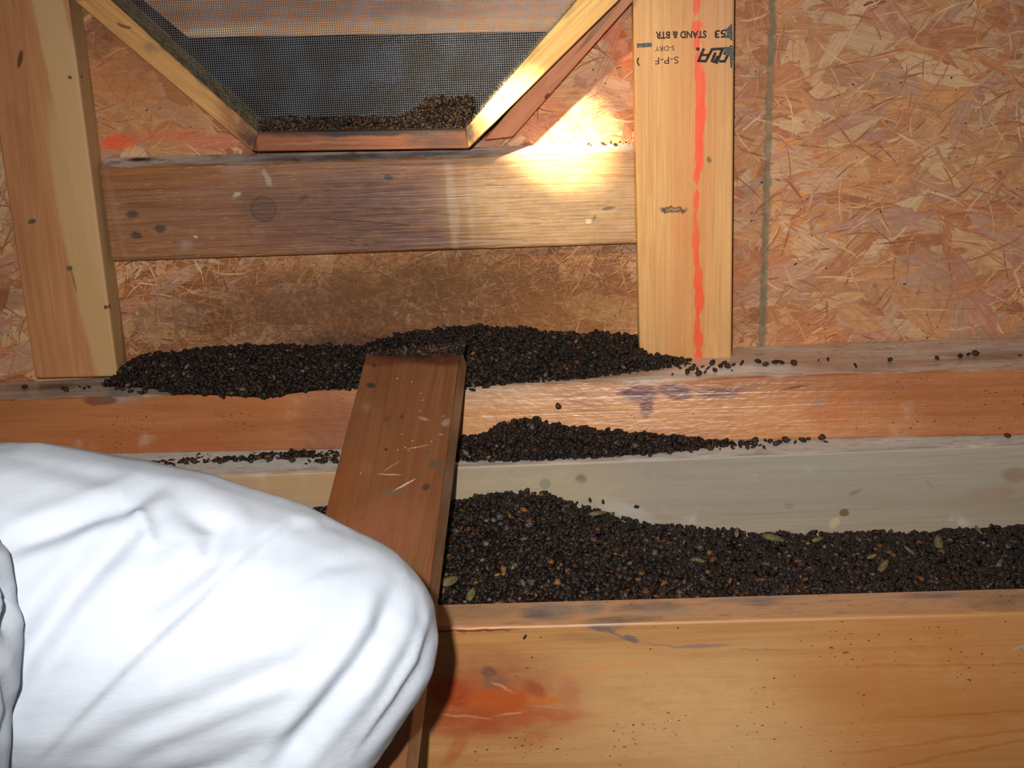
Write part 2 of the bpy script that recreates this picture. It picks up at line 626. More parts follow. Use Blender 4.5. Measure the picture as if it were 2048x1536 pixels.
z_pl = 0.0
def stud_left_mat(fr):
    b = fr.b
    return wood('left stud timber', ((150, 92, 56), (172, 112, 70), (186, 132, 84)), rough=0.6, bump=0.2, fib=0.2, seed=3,
                blots=[b(115, 90, 30, 900, 7.5, lin((190, 150, 104)), 0.85, 0.35), b(185, 560, 40, 330, 7, lin((184, 146, 98)), 0.9, 0.3),
                       b(150, 250, 32, 400, 7.5, lin((188, 148, 102)), 0.9, 0.3),
                       b(40, 118, 5, 18, -18, lin((74, 50, 30)), 0.9, 0.5), b(64, 443, 8, 5, 20, lin((70, 66, 48)), 0.9, 0.5),
                       b(139, 537, 6, 5, 20, lin((78, 74, 54)), 0.9, 0.5), b(147, 560, 2.5, 26, 8, lin((120, 80, 46)), 0.7, 0.6),
                       b(140, 155, 4, 4, 0, lin((76, 60, 44)), 0.9, 0.5), b(211, 614, 3.5, 4, 0, lin((60, 36, 24)), 0.9, 0.5)],
                jit=0.0012, grain=1.0, top=((150, 108, 76), (134, 100, 72), (104, 76, 54), 0.8))


bz = 0.0006
cl = [at_z(Ltop, Lbot, bz), at_z(Rtop, Rbot, bz), Rtop, Ltop]
so, _ = board('wall_stud', cl, Y_WALL - Y_STUD - 0.0015, (0, 0, 1), (0, 1, 0), stud_left_mat, bevel=0.0022, origin=cl[0])
tag(so, 'two toned left wall stud with a pale stripe, beside the vent', 'stud', 'wall studs')

Lt, Lb = edge_pts((1266, 0), (1279, 710), Y_STUD, -1100, 722)
Rt, Rb = edge_pts((1469, 0), (1463, 722), Y_STUD, -1100, 722)


def stud_right_mat(fr):
    b = fr.b
    OR = lin((226, 76, 36))
    bl = [b(1385, 360, 42, 900, 0, lin((196, 126, 72)), 0.45, 1.0)]
    for (x, y, rx, ry) in ((1393, 6, 8, 22), (1394, 52, 11, 10), (1394, 78, 7, 24), (1396, 130, 6, 34), (1401, 190, 10, 55), (1400, 250, 10, 60),
                           (1398, 310, 9, 40), (1394, 350, 6, 22), (1393, 400, 6, 22), (1391, 440, 4, 22), (1392, 482, 8, 26),
                           (1393, 520, 5, 18), (1397, 560, 9, 26), (1398, 600, 10, 28), (1395, 640, 5, 30), (1397, 680, 10, 22),
                           (1397, 712, 8, 14)):
        bl.append(b(x, y, rx, ry, 0, OR, 0.86, 0.45))
    bl += [b(1348, 420, 27, 6, -1, lin((44, 30, 24)), 0.9, 0.5), b(1346, 420, 15, 3, 0, lin((150, 116, 86)), 0.9, 0.5),
           b(1418, 319, 4, 7, 20, lin((84, 78, 60)), 0.8, 0.5),
           b(1375, 460, 30, 40, 0, lin((196, 110, 66)), 0.3, 1.0)]
    return wood('right stud timber', ((176, 118, 70), (200, 144, 88), (210, 164, 104)), rough=0.55, bump=0.2, fib=0.22,
                seed=11, blots=bl, jit=0.0028, grain=2.2, jscale=190, ringscale=(1.0, 1, 60), speck=0.03)


cr = [at_z(Lt, Lb, bz), at_z(Rt, Rb, bz), Rt, Lt]
sr, fsr = board('wall_stud', cr, Y_WALL - Y_STUD - 0.0015, (0, 0, 1), (0, 1, 0), stud_right_mat, bevel=0.0018, origin=cr[0])
tag(sr, 'right wall stud with upside down black grade stamp and an orange paint line', 'stud', 'wall studs')

# --- grade stamp
ink = NT('stamp ink')
ci = ink.noise(ink.coord('Object'), scale=700, detail=2)
ink.set(ink.bsdf.inputs['Base Color'], ink.mix(ink.rng(ci, 0.40, 0.66), lin((30, 28, 32)), lin((66, 58, 54))))
ink.bsdf.inputs['Roughness'].default_value = 0.7
ink.bsdf.inputs['Specular IOR Level'].default_value = 0.2
YI = Y_STUD - 0.00025


def ribbon(bm, pts, wpx_, closed=False):
    pts = [Vector((*p, 0)) for p in pts]
    n = len(pts)
    L, R = [], []
    for i in range(n):
        a = pts[max(i - 1, 0)]
        c = pts[min(i + 1, n - 1)]
        d0 = (pts[i] - a).normalized() if i else (c - pts[i]).normalized()
        d1 = (c - pts[i]).normalized() if i < n - 1 else d0
        t = (d0 + d1).normalized()
        nrm = Vector((-t.y, t.x, 0))
        k = min(1.0 / max(nrm.dot(Vector((-d0.y, d0.x, 0))), 0.5), 2)
        L.append(pts[i] + nrm * wpx_ / 2 * k)
        R.append(pts[i] - nrm * wpx_ / 2 * k)
    vl = [bm.verts.new(onY(p.x, p.y, YI)) for p in L]
    vr = [bm.verts.new(onY(p.x, p.y, YI)) for p in R]
    for i in range(n - 1):
        bm.faces.new((vl[i], vl[i + 1], vr[i + 1], vr[i]))


def z1(x, y):
    return (1260 + x / 8.533, 30 + y / 8.533)


def text_mesh(bm, txt, x0, y0, x1, y1, bold=0.02):
    """text upside down in the image box x0..x1, y0..y1"""
    cu = bpy.data.curves.new('stamp', 'FONT')
    cu.body = txt
    cu.size = 1
    cu.offset = bold
    cu.resolution_u = 3
    o = bpy.data.objects.new('stamp', cu)
    COL.objects.link(o)
    dg = bpy.context.evaluated_depsgraph_get()
    me = bpy.data.meshes.new_from_object(o.evaluated_get(dg))
    bpy.data.objects.remove(o)
    xs = [v.co.x for v in me.vertices]
    ys = [v.co.y for v in me.vertices]
    ax, bx, ay, by = min(xs), max(xs), min(ys), max(ys)
    vs = []
    for v in me.vertices:
        u = (v.co.x - ax) / (bx - ax)
        t = (v.co.y - ay) / (by - ay)
        slope = -(x1 - x0) * 0.01
        px = x1 - u * (x1 - x0)
        py = y0 + t * (y1 - y0) + (u - 0.5) * 2.0
        vs.append(bm.verts.new(onY(px, py, YI)))
    for p in me.polygons:
        try:
            bm.faces.new([vs[i] for i in p.vertices])
        except ValueError:
            pass


def mesh_part(name, bm, mat, parent):
    me = bpy.data.meshes.new(name)
    bm.to_mesh(me)
    bm.free()
    return link(name, me, mat, parent)


bpy.context.view_layer.update()
bm = bmesh.new()
text_mesh(bm, 'STAND & BTR', 1311, 62, 1413, 77, 0.03)
text_mesh(bm, '53', 1429, 59.5, 1452, 76, 0.03)
text_mesh(bm, 'S-DRY', 1310, 92, 1349, 102, 0.0)
text_mesh(bm, 'S-P-F', 1310, 114, 1357, 128, 0.0)
ribbon(bm, [z1(148, 728), z1(128, 770), z1(132, 820), z1(158, 868)], 2.6)
g1 = mesh_part('grade_stamp', bm, ink, sr) if False else None
me = bpy.data.meshes.new('grade_stamp')
bm.to_mesh(me)
bm.free()
g1 = link('grade_stamp', me, ink.mat, sr)
g1['label'] = 'black grade lettering printed upside down'
bm = bmesh.new()
W = 5.4
ribbon(bm, [z1(1262, 570), z1(1172, 780), z1(1290, 790), z1(1345, 690), z1(1400, 585), z1(1585, 575), z1(1530, 700), z1(1470, 830)], W)
ribbon(bm, [z1(1235, 685), z1(1345, 680)], W * 0.8)
ribbon(bm, [z1(1458, 640), z1(1400, 785), z1(1445, 800), z1(1500, 700)], W)
ribbon(bm, [z1(1520, 790), z1(1615, 790), z1(1665, 690), z1(1735, 520)], W)
ribbon(bm, [z1(1650, 545), z1(1610, 680)], W * 0.9)
c0 = z1(1158, 580)
ring = [bm.verts.new(onY(c0[0] + 4.2 * math.cos(a * math.pi / 5), c0[1] + 3.6 * math.sin(a * math.pi / 5), YI)) for a in range(10)]
bm.faces.new(ring)
me = bpy.data.meshes.new('mill_mark')
bm.to_mesh(me)
bm.free()
g2 = link('mill_mark', me, ink.mat, sr)
g2['label'] = 'slanting black mill emblem printed upside down'
smear = NT('smeared ink')
ci = smear.noise(smear.map(smear.coord('Object'), scale=(1, 1, 3)), scale=260, detail=3)
smear.set(smear.bsdf.inputs['Base Color'], smear.mix(smear.rng(ci, 0.42, 0.70), lin((52, 56, 66)), lin((110, 104, 92))))
smear.bsdf.inputs['Roughness'].default_value = 0.7
for poly in ([(1630, 240), (1660, 225), (1728, 150), (1738, 150), (1750, 260), (1752, 440), (1735, 440), (1700, 400), (1600, 385), (1655, 330)],
             [(1600, 560), (1735, 530), (1765, 560), (1765, 700), (1745, 900), (1715, 905), (1700, 700), (1680, 690), (1655, 690), (1600, 600)],
             None):
    bm = bmesh.new()
    if poly:
        bm.faces.new([bm.verts.new(onY(*z1(*p), YI - 0.00005)) for p in poly])
    else:
        ribbon(bm, [z1(118, 522), z1(200, 520), z1(290, 512), z1(372, 510)], 8.6)
    me = bpy.data.meshes.new('ink_smear')
    bm.to_mesh(me)
    bm.free()
    g3 = link('ink_smear', me, smear.mat, sr)
    g3['label'] = 'blue black ink smear' if poly else 'short grey ink dash'



# ------------------------------------------------------------------ rail under the vent
def cross_mat(fr):
    b = fr.b
    bl = [b(560, 420, 330, 85, 0, lin((112, 66, 46)), 0.5, 1.2), b(820, 430, 270, 90, 0, lin((88, 50, 32)), 0.85, 1.0),
          b(1120, 400, 200, 110, 0, lin((190, 150, 96)), 0.8, 1.0), b(330, 350, 150, 25, 0, lin((150, 90, 36)), 0.4, 1.0),  # wide pale patch paints the torch glow on the rail's right end
          b(905, 410, 10, 90, 4, lin((160, 138, 112)), 0.5, 0.8), b(942, 400, 8, 80, 2, lin((160, 138, 112)), 0.4, 0.8),
          b(1002, 410, 6, 36, -6, lin((160, 134, 106)), 0.45, 0.8), b(536, 355, 6, 18, 22, lin((168, 150, 132)), 0.6, 0.6),
          b(473, 388, 7, 5, 20, lin((178, 160, 140)), 0.7, 0.5), b(391, 474, 4, 3, 0, lin((190, 180, 160)), 0.7, 0.5),
          b(476, 334, 30, 14, 10, lin((150, 124, 108)), 0.45, 0.8),
          b(265, 429, 13, 8, 0, lin((64, 46, 34)), 0.8, 0.7), b(320, 457, 12, 8, 0, lin((56, 42, 32)), 0.8, 0.7),
          b(272, 471, 11, 7, 0, lin((60, 44, 34)), 0.8, 0.7), b(777, 355, 8, 5, 0, lin((36, 24, 18)), 0.9, 0.6),
          b(607, 397, 8, 5, 30, lin((60, 40, 28)), 0.7, 0.7), b(1218, 416, 14, 3.5, 12, lin((84, 62, 40)), 0.85, 0.6),
          b(1191, 434, 5, 4, 30, lin((110, 80, 50)), 0.8, 0.6), b(740, 515, 560, 9, 2, lin((70, 36, 24)), 0.55, 1.0),  # long dark strip paints the shadow line along the rail's bottom edge
          b(560, 480, 60, 16, 20, lin((110, 56, 40)), 0.5, 0.9), b(232, 430, 6, 110, 8, lin((150, 110, 78)), 0.4, 0.7),
          b(1176, 442, 8, 5, 0, lin((236, 214, 170)), 0.6, 0.6)]
    ct = onY(640, 322, Y_CROSS)
    ntop = Vector((0, -0.45, 0.9)).normalized()
    for (x, y, rx, ry, col, st) in ((280, 318, 32, 6, (30, 20, 18), 0.95), (700, 312, 230, 9, (72, 58, 50), 0.8), (420, 320, 90, 6, (158, 144, 136), 0.6)):  # wide middle blot paints the vent frame's shadow on the rail
        bl.append(top_blot(fr, ct, ntop, x, y, rx, ry, col, st, 1.0))
    kn = []
    c = fr.px(527, 418)
    kn.append((c.x, c.z, 0.0117, lin((92, 70, 56)), lin((62, 42, 32))))
    return wood('old rail timber', ((100, 62, 38), (142, 92, 56), (164, 112, 72)), rough=0.42, bump=0.75, fib=0.5, seed=5,
                blots=bl, kn=kn, flecks=0.8, jit=0.003, grain=2.0, spec=0.5,
                top=((150, 132, 120), (196, 184, 176), (70, 54, 46), 0.9))


cc = [onY(222, 523.5, Y_CROSS), onY(1276, 487.5, Y_CROSS), onY(1272, 306, Y_CROSS), onY(196, 338, Y_CROSS)]
co, fcr = board('cross_rail', cc, Y_WALL - Y_CROSS - 0.0015, cc[1] - cc[0], (0, 1, 0), cross_mat, bevel=0.0025, origin=cc[0], backz=[0, 0, 0.0085, 0.009])
tag(co, 'weathered brown crosswise rail board with a round knot, below the screened vent', 'board')

# ------------------------------------------------------------------ vent: octagonal frame, screen, slats
vent = bpy.data.objects.new('gable_vent', None)
COL.objects.link(vent)
ow = octw()
cen = sum(ow, Vector()) / 8
vent.location = (cen.x, Y_VF, min(p.z for p in ow))
bpy.context.view_layer.update()
tag(vent, 'octagonal wooden gable vent with insect screen and dusty frame', 'vent')
INN = [(516, 264), (931, 258), (1172, -20), (1190, -430), (925, -690), (525, -680), (222, -420), (210, -9)]


def frame_mat(i):
    def f(fr):
        b = fr.b
        GR = lin((52, 44, 38))
        BRN = lin((112, 54, 28))
        if i == 0:
            bl = [b(720, 262, 240, 10, 1, lin((34, 26, 26)), 0.95, 0.7), b(560, 290, 120, 24, 0, lin((128, 64, 32)), 0.5, 1.0),
                  b(870, 280, 60, 22, 0, lin((80, 62, 48)), 0.75, 0.9), b(508, 283, 6, 30, 0, lin((30, 22, 20)), 0.7, 0.8),
                  b(640, 286, 90, 3, 1, lin((168, 124, 96)), 0.45, 0.8)]
            cols = ((104, 50, 28), (146, 82, 48), (160, 96, 58))
        elif i == 1:
            bl = [b(956, 262, 26, 26, 45, lin((110, 60, 30)), 0.65, 0.9), b(1010, 165, 100, 5, 45, lin((96, 82, 50)), 0.6, 0.9),
                  b(1004, 197, 10, 1.4, 50, lin((60, 40, 26)), 0.9, 0.4), b(938, 262, 8, 26, 10, lin((60, 52, 42)), 0.8, 0.8)]
            cols = ((176, 120, 60), (206, 156, 88), (222, 178, 108))
        elif i == 7:
            bl = [b(480, 250, 55, 28, -45, lin((128, 74, 34)), 0.7, 1.0), b(400, 152, 200, 9, -42, GR, 0.75, 0.8), b(500, 270, 30, 20, -42, lin((60, 34, 24)), 0.7, 1.0),
                  b(248, 52, 14, 3, -20, lin((60, 48, 44)), 0.8, 0.5), b(505, 285, 8, 20, 0, lin((70, 34, 22)), 0.7, 0.8)]
            cols = ((150, 98, 50), (190, 136, 76), (204, 152, 88))
        else:
            bl = []
            cols = ((150, 98, 50), (190, 136, 76), (204, 152, 88))
        return wood('vent frame timber %d' % i, cols, rough=0.55, bump=0.3, fib=0.3, seed=20 + i, blots=bl, jit=0.004, grain=1.5, speck=0.03,
                    top=((84, 74, 60), (120, 112, 98), (44, 36, 30), 0.95))
    return f


FD = 0.050
for i in range(8):
    j = (i + 1) % 8
    a, b_, c_, d_ = onY(*OCT[i], Y_VF), onY(*OCT[j], Y_VF), onY(*INN[j], Y_VF), onY(*INN[i], Y_VF)
    fr = Frame(a, b_ - a, (0, 1, 0))
    me = board_mesh('frame_board', fr, [a, b_, c_, d_], FD, 0.0008, 1)
    o = bpy.data.objects.new('frame_board', me)
    COL.objects.link(o)
    o.matrix_world = fr.m
    me.materials.append(frame_mat(i)(fr))
    o.parent = vent
    o.matrix_parent_inverse = vent.matrix_world.inverted()

# screen of woven wire
Y_SC = -0.012
iw = [onY(x, y, Y_VF) for x, y in INN]
sx0, sx1 = min(p.x for p in iw) - 0.004, max(p.x for p in iw) + 0.004
sz0, sz1 = min(p.z for p in iw) - 0.004, max(p.z for p in iw) + 0.004
poly2 = [(p.x, p.z) for p in iw]


def clip_line(vert, c):
    """extent of the line x=c (vert) or z=c inside the octagon"""
    hits = []
    for i in range(8):
        a, b_ = poly2[i], poly2[(i + 1) % 8]
        k = 0 if vert else 1
        if (a[k] - c) * (b_[k] - c) < 0:
            t = (c - a[k]) / (b_[k] - a[k])
            hits.append(a[1 - k] + t * (b_[1 - k] - a[1 - k]))
    return (min(hits) - 0.003, max(hits) + 0.003) if len(hits) >= 2 else None


HX0, HZ0 = wpx(835, 252, Y_SC)
HX1, HZ1 = wpx(946, 196, Y_SC)
PITCHW = 0.00205


def build_screen():
    bm = bmesh.new()
    r = 0.00021

    def wire(vert, c, lo, hi, cut=None):
        segs = [(lo, hi)]
        if cut:
            segs = [(a, b) for a, b in ((lo, min(hi, cut[0])), (max(lo, cut[1]), hi)) if b > a]
        for (a, b) in segs:
            n = max(2, int((b - a) / 0.02))
            prev = None
            for i in range(n + 1):
                s = a + (b - a) * i / n
                wob = 0.00008 * noise.noise(Vector((c * 9, s * 9, 3.0 if vert else 8.0)))
                wy = 0.0008 * noise.noise(Vector(((c if vert else s) * 4, (s if vert else c) * 4, 1.0)))
                if vert:
                    ctr = Vector((c + wob, Y_SC + wy, s))
                    offs = [(-r, -r, 0), (r, -r, 0), (r, r, 0), (-r, r, 0)]
                else:
                    ctr = Vector((s, Y_SC + wy - 0.0002, c + wob))
                    offs = [(0, -r, -r), (0, -r, r), (0, r, r), (0, r, -r)]
                cur = [bm.verts.new(ctr + Vector(q)) for q in offs]
                if prev:
                    for k in range(4):
                        bm.faces.new((prev[k], prev[(k + 1) % 4], cur[(k + 1) % 4], cur[k]))
                prev = cur
    x = sx0
    while x < sx1:
        e = clip_line(True, x)
        if e and x > -0.52:
            wire(True, x, e[0], min(e[1], 0.44))
        x += PITCHW
    z = sz0
    while z < min(sz1, 0.44):
        e = clip_line(False, z)
        if e:
            wire(False, z, *e)
        z += PITCHW
    me = bpy.data.meshes.new('insect_screen')
    bm.to_mesh(me)
    bm.free()
    m = NT('screen wire')
    q = m.noise(m.coord('Object'), scale=30, detail=4)
    m.set(m.bsdf.inputs['Base Color'], m.mix(m.rng(q, 0.35, 0.65), lin((100, 103, 110)), lin((86, 82, 76))))
    m.bsdf.inputs['Metallic'].default_value = 0.35
    m.bsdf.inputs['Roughness'].default_value = 0.5
    return link('insect_screen', me, m.mat, vent)


build_screen()


def slat(pa, pb, Yf, Yb, zdrop, cols, bl=(), seed=0):
    """inclined louvre: lower front edge along pa-pb (image), rising towards the back"""
    A, B = onY(*pa, Yf), onY(*pb, Yf)
    up = Vector((0, Yb - Yf, zdrop))
    n = (B - A).cross(up).normalized()
    if n.y < 0:
        n = -n
    cs = [A, B, B + up, A + up]

    def mf(fr):
        return wood('slat timber %d' % seed, cols, rough=0.6, bump=0.35, seed=seed, blots=[fr.b(*q) for q in bl], jit=0.005, grain=3)
    return board('slat', cs, 0.012, B - A, n, mf, bevel=0.001, origin=A, parent=vent)


for k, (ya, yb) in enumerate(((78, 62), (-92, -110), (-262, -282))):
    slat((250, ya), (1200, yb), 0.045, 0.020, 0.085, ((190, 116, 78), (226, 156, 112), (240, 184, 138)), seed=31 + k,
         bl=[(450, 62, 90, 9, 2, lin((236, 216, 170)), 0.8, 0.8), (820, 55, 330, 16, 2, lin((246, 190, 130)), 0.6, 1.0),  # pale bands paint the flash light along the slat's lower edge
             (600, 20, 400, 20, 2, lin((170, 112, 86)), 0.6, 1.0)] if k == 0 else ())
for k, (ya, yb) in enumerate(((130, 118), (215, 203), (300, 290))):  # lower slats near black: shade deep in the vent put into the timber colour
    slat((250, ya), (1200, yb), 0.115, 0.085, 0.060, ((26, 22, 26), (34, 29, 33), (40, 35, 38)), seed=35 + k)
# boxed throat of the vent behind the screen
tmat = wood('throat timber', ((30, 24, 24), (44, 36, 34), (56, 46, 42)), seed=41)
bm = bmesh.new()
fv = [bm.verts.new((p.x, -0.004, p.z)) for p in iw]
bv = [bm.verts.new((p.x, 0.14, p.z)) for p in iw]
for i in range(8):
    j = (i + 1) % 8
    bm.faces.new((fv[i], fv[j], bv[j], bv[i]))
bm.faces.new(bv)
bmesh.ops.solidify(bm, geom=bm.faces[:], thickness=-0.006)
me = bpy.data.meshes.new('throat')
bm.to_mesh(me)
bm.free()
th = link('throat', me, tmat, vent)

# brace outside the right lower side of the frame
bc = [onY(968, 280, -0.030), onY(1024, 274, -0.030), onY(1275, -8, -0.030), onY(1275, -75, -0.030)]


def brace_mat(fr):
    b = fr.b
    return wood('brace timber', ((164, 96, 60), (206, 126, 84), (214, 140, 96)), rough=0.6, bump=0.15, fib=0.12, seed=44,
                blots=[b(1200, 50, 70, 5, 50, lin((120, 84, 64)), 0.7, 0.5), b(1095, 193, 7, 5, 50, lin((80, 30, 20)), 0.9, 0.5),
                       b(1130, 160, 130, 4, 48, lin((96, 60, 44)), 0.7, 0.7), b(1230, 30, 60, 30, 48, lin((176, 122, 84)), 0.6, 0.8)],
                jit=0.001, speck=0.02)


bo, _ = board('brace_board', bc, Y_WALL + 0.030 - 0.0015, bc[2] - bc[1], (0, 1, 0), brace_mat, bevel=0.001, origin=bc[1])
tag(bo, 'reddish diagonal brace strip between the vent frame and strand board', 'board')


# ------------------------------------------------------------------ plates and joists
PL0, PL1 = -0.10, 0.0


def long_board(name, top_l, top_r, bot_l, bot_r, p0, n, thick, matf, bevel=0.003, ext=1.0, backz=None, bottom=None):
    """face given by image points at x=left/right, on the plane p0,n; then run on past the frame"""
    A, B, C, D = [onPlane(*q, p0, n) for q in (bot_l, bot_r, top_r, top_l)]
    if bottom:
        A, B = bottom
    e1, e2 = (B - A).normalized(), (C - D).normalized()
    A, D = A - e1 * 0.3 * ext, D - e2 * 0.3 * ext  # runs on past the frame
    B, C = B + e1 * 0.3 * ext, C + e2 * 0.3 * ext
    return board(name, [A, B, C, D], thick, B - A, n, matf, bevel=bevel, origin=onPlane(*bot_l, p0, n), backz=backz)


Yg = onZ(1250, 923, -0.0562).y
# top plate: orange face, leaning back a little
TILT1 = 9.0
n1 = Vector((0, math.cos(math.radians(TILT1)), -math.sin(math.radians(TILT1))))
n1 = Matrix.Rotation(math.radians(-3.4), 3, 'Z') @ n1
p1 = onZ(1250, 768, 0.0)
# upper face of the top plate: through its front edge, level from front to back
E0, E1 = onPlane(0, 801, p1, n1), onPlane(2048, 738, p1, n1)
npt = (E1 - E0).cross(Vector((0, 1, 0))).normalized()
npt = npt if npt.z > 0 else -npt


def plate_mat(fr):
    b = fr.b
    GY = lin((152, 140, 122))
    bl = [b(500, 800, 560, 22, 2, lin((120, 74, 52)), 0.0, 1.0),
          b(1100, 830, 260, 60, 2, lin((206, 150, 98)), 0.9, 1.1), b(1400, 840, 330, 60, 2, lin((200, 136, 80)), 0.8, 1.0),  # two broad pale patches paint the flash gloss into the plate's middle
          b(1280, 787, 40, 17, 0, lin((104, 54, 42)), 0.95, 0.6), b(1292, 812, 13, 22, 5, lin((120, 64, 48)), 0.9, 0.6),
          b(1352, 783, 32, 15, -10, lin((108, 58, 44)), 0.9, 0.6), b(1440, 785, 46, 12, 4, lin((118, 70, 54)), 0.85, 0.7),
          b(1500, 775, 24, 6, 4, lin((140, 92, 72)), 0.6, 0.6), b(1160, 800, 50, 20, -20, lin((150, 84, 50)), 0.4, 0.9),
          b(1660, 820, 50, 35, 0, lin((176, 92, 42)), 0.6, 0.9), b(1640, 803, 14, 10, 0, lin((150, 120, 104)), 0.6, 0.7),
          b(660, 850, 60, 70, 0, lin((128, 78, 56)), 0.6, 1.0), b(200, 800, 36, 10, 0, lin((110, 54, 34)), 0.8, 0.5),
          b(500, 783, 60, 11, 0, lin((84, 56, 42)), 0.75, 0.6), b(380, 780, 60, 8, 0, lin((96, 64, 46)), 0.6, 0.7),
          b(1280, 872, 180, 12, 2, lin((150, 90, 54)), 0.4, 0.8), b(1590, 776, 26, 2, 3, lin((96, 52, 28)), 0.8, 0.5),
          b(250, 905, 260, 20, 4, lin((150, 72, 36)), 0.4, 1.0), b(1850, 790, 200, 16, 2, lin((150, 84, 34)), 0.35, 1.0)]
    for (x, y, rx, ry, col, st) in ((1470, 740, 130, 11, (240, 234, 222), 1.0), (1300, 757, 100, 5, (232, 224, 210), 0.95), (1000, 774, 120, 6, (140, 128, 112), 0.7),
                                     (1720, 728, 150, 14, (176, 132, 108), 0.6), (1700, 722, 50, 4, (230, 216, 204), 0.8), (1850, 716, 60, 4, (226, 210, 196), 0.7), (1740, 742, 30, 4, (150, 130, 118), 0.6),
                                     (1960, 712, 120, 12, (130, 96, 76), 0.6), (2030, 706, 40, 5, (172, 164, 160), 0.8), (60, 792, 80, 6, (156, 146, 136), 0.8), (150, 786, 100, 6, (160, 148, 138), 0.7),
                                     (60, 775, 90, 8, (100, 68, 50), 0.7), (230, 792, 50, 6, (150, 140, 130), 0.7)):
        bl.insert(0, top_blot(fr, E0, npt, x, y, rx, ry, col, st, 1.0))
    c = fr.px(1644, 834)
    kn = [(c.x, c.z, 0.0042, lin((156, 92, 48)), lin((104, 54, 26)))]
    return wood('orange plate timber', ((136, 78, 42), (164, 98, 56), (176, 112, 66)), rough=0.33, bump=0.3, fib=0.18, seed=51,
                blots=bl, kn=kn, speck=0.16, jit=0.004, grain=1.6, spec=0.6, ringscale=(0.8, 1, 14), dimple=0.9,
                top=((196, 164, 138), (216, 202, 186), (140, 96, 74), 0.95))  # top dust painted paler to make up for the flash's grazing angle


# the plate stands on the ledger's upper face: where the two planes meet
F0, F1 = onY(0, 968, Yg), onY(2048, 889, Yg)
nl = (F1 - F0).cross(Vector((0, 1, 0))).normalized()


def meet(px):
    P = onPlane(px, 900, p1, n1)
    d = n1.cross(Vector((1, 0, 0))).normalized()
    return P + d * ((F0 - P).dot(nl) / d.dot(nl)) + Vector((0, 0, 0.0004))


po, fpl = long_board('top_plate', (0, 801), (2048, 738), (0, 940), (2048, 857), p1, n1, 0.108, plate_mat, bevel=0.0028,
                     backz=[0.108 * math.tan(math.radians(TILT1))] * 4, bottom=(meet(0), meet(2048)))
tag(po, 'glossy orange brown plate board directly under the studs', 'board')

# weathered upper face skin of the plate is part of the board: dusty top, paled against the grazing flash, through the face normal
n2 = Vector((0, 1, 0))


def ledger_mat(fr):
    b = fr.b
    bl = [b(1500, 960, 520, 60, 2, lin((150, 146, 138)), 0.45, 1.2), b(1080, 985, 190, 60, 2, lin((176, 156, 120)), 0.5, 1.0),
          b(600, 975, 280, 40, 2, lin((176, 134, 84)), 0.7, 1.0),
          b(1090, 968, 11, 10, 0, lin((120, 112, 92)), 0.6, 0.5), b(1163, 957, 11, 9, 0, lin((82, 76, 54)), 0.6, 0.8),
          b(1297, 948, 7, 8, 0, lin((146, 132, 112)), 0.5, 0.5), b(1577, 1013, 9, 6, 0, lin((120, 116, 104)), 0.6, 0.5),
          b(1690, 1025, 10, 8, 0, lin((96, 88, 44)), 0.95, 0.3), b(1670, 1045, 8, 14, -40, lin((196, 176, 130)), 0.5, 0.7),
          b(2030, 950, 26, 14, 0, lin((130, 100, 78)), 0.6, 0.7), b(1990, 985, 60, 12, 3, lin((150, 116, 92)), 0.4, 0.8),
          b(1710, 985, 14, 4, 20, lin((120, 108, 92)), 0.6, 0.6), b(1860, 970, 12, 4, -40, lin((150, 120, 96)), 0.5, 0.6),
          b(1250, 1020, 60, 16, -20, lin((180, 176, 166)), 0.4, 0.9)]
    return wood('grey ledger timber', ((146, 122, 98), (152, 136, 116), (162, 148, 130)), rough=0.6, bump=0.15, fib=0.15, seed=61,
                blots=bl, speck=0.03, jit=0.002, grain=2.0, ringscale=(0.9, 1, 30), spec=0.4,
                top=((206, 200, 190), (220, 214, 206), (160, 140, 124), 0.95))  # real dust, its tone raised where the flash only grazes the top


lo_, fle = long_board('ledger_board', (0, 968), (2048, 889), (0, 1290), (2048, 1245), (0, Yg, 0), n2, 0.105, ledger_mat, bevel=0.0025)
tag(lo_, 'pale grey board forming the lower step, behind the long droppings trough', 'board')


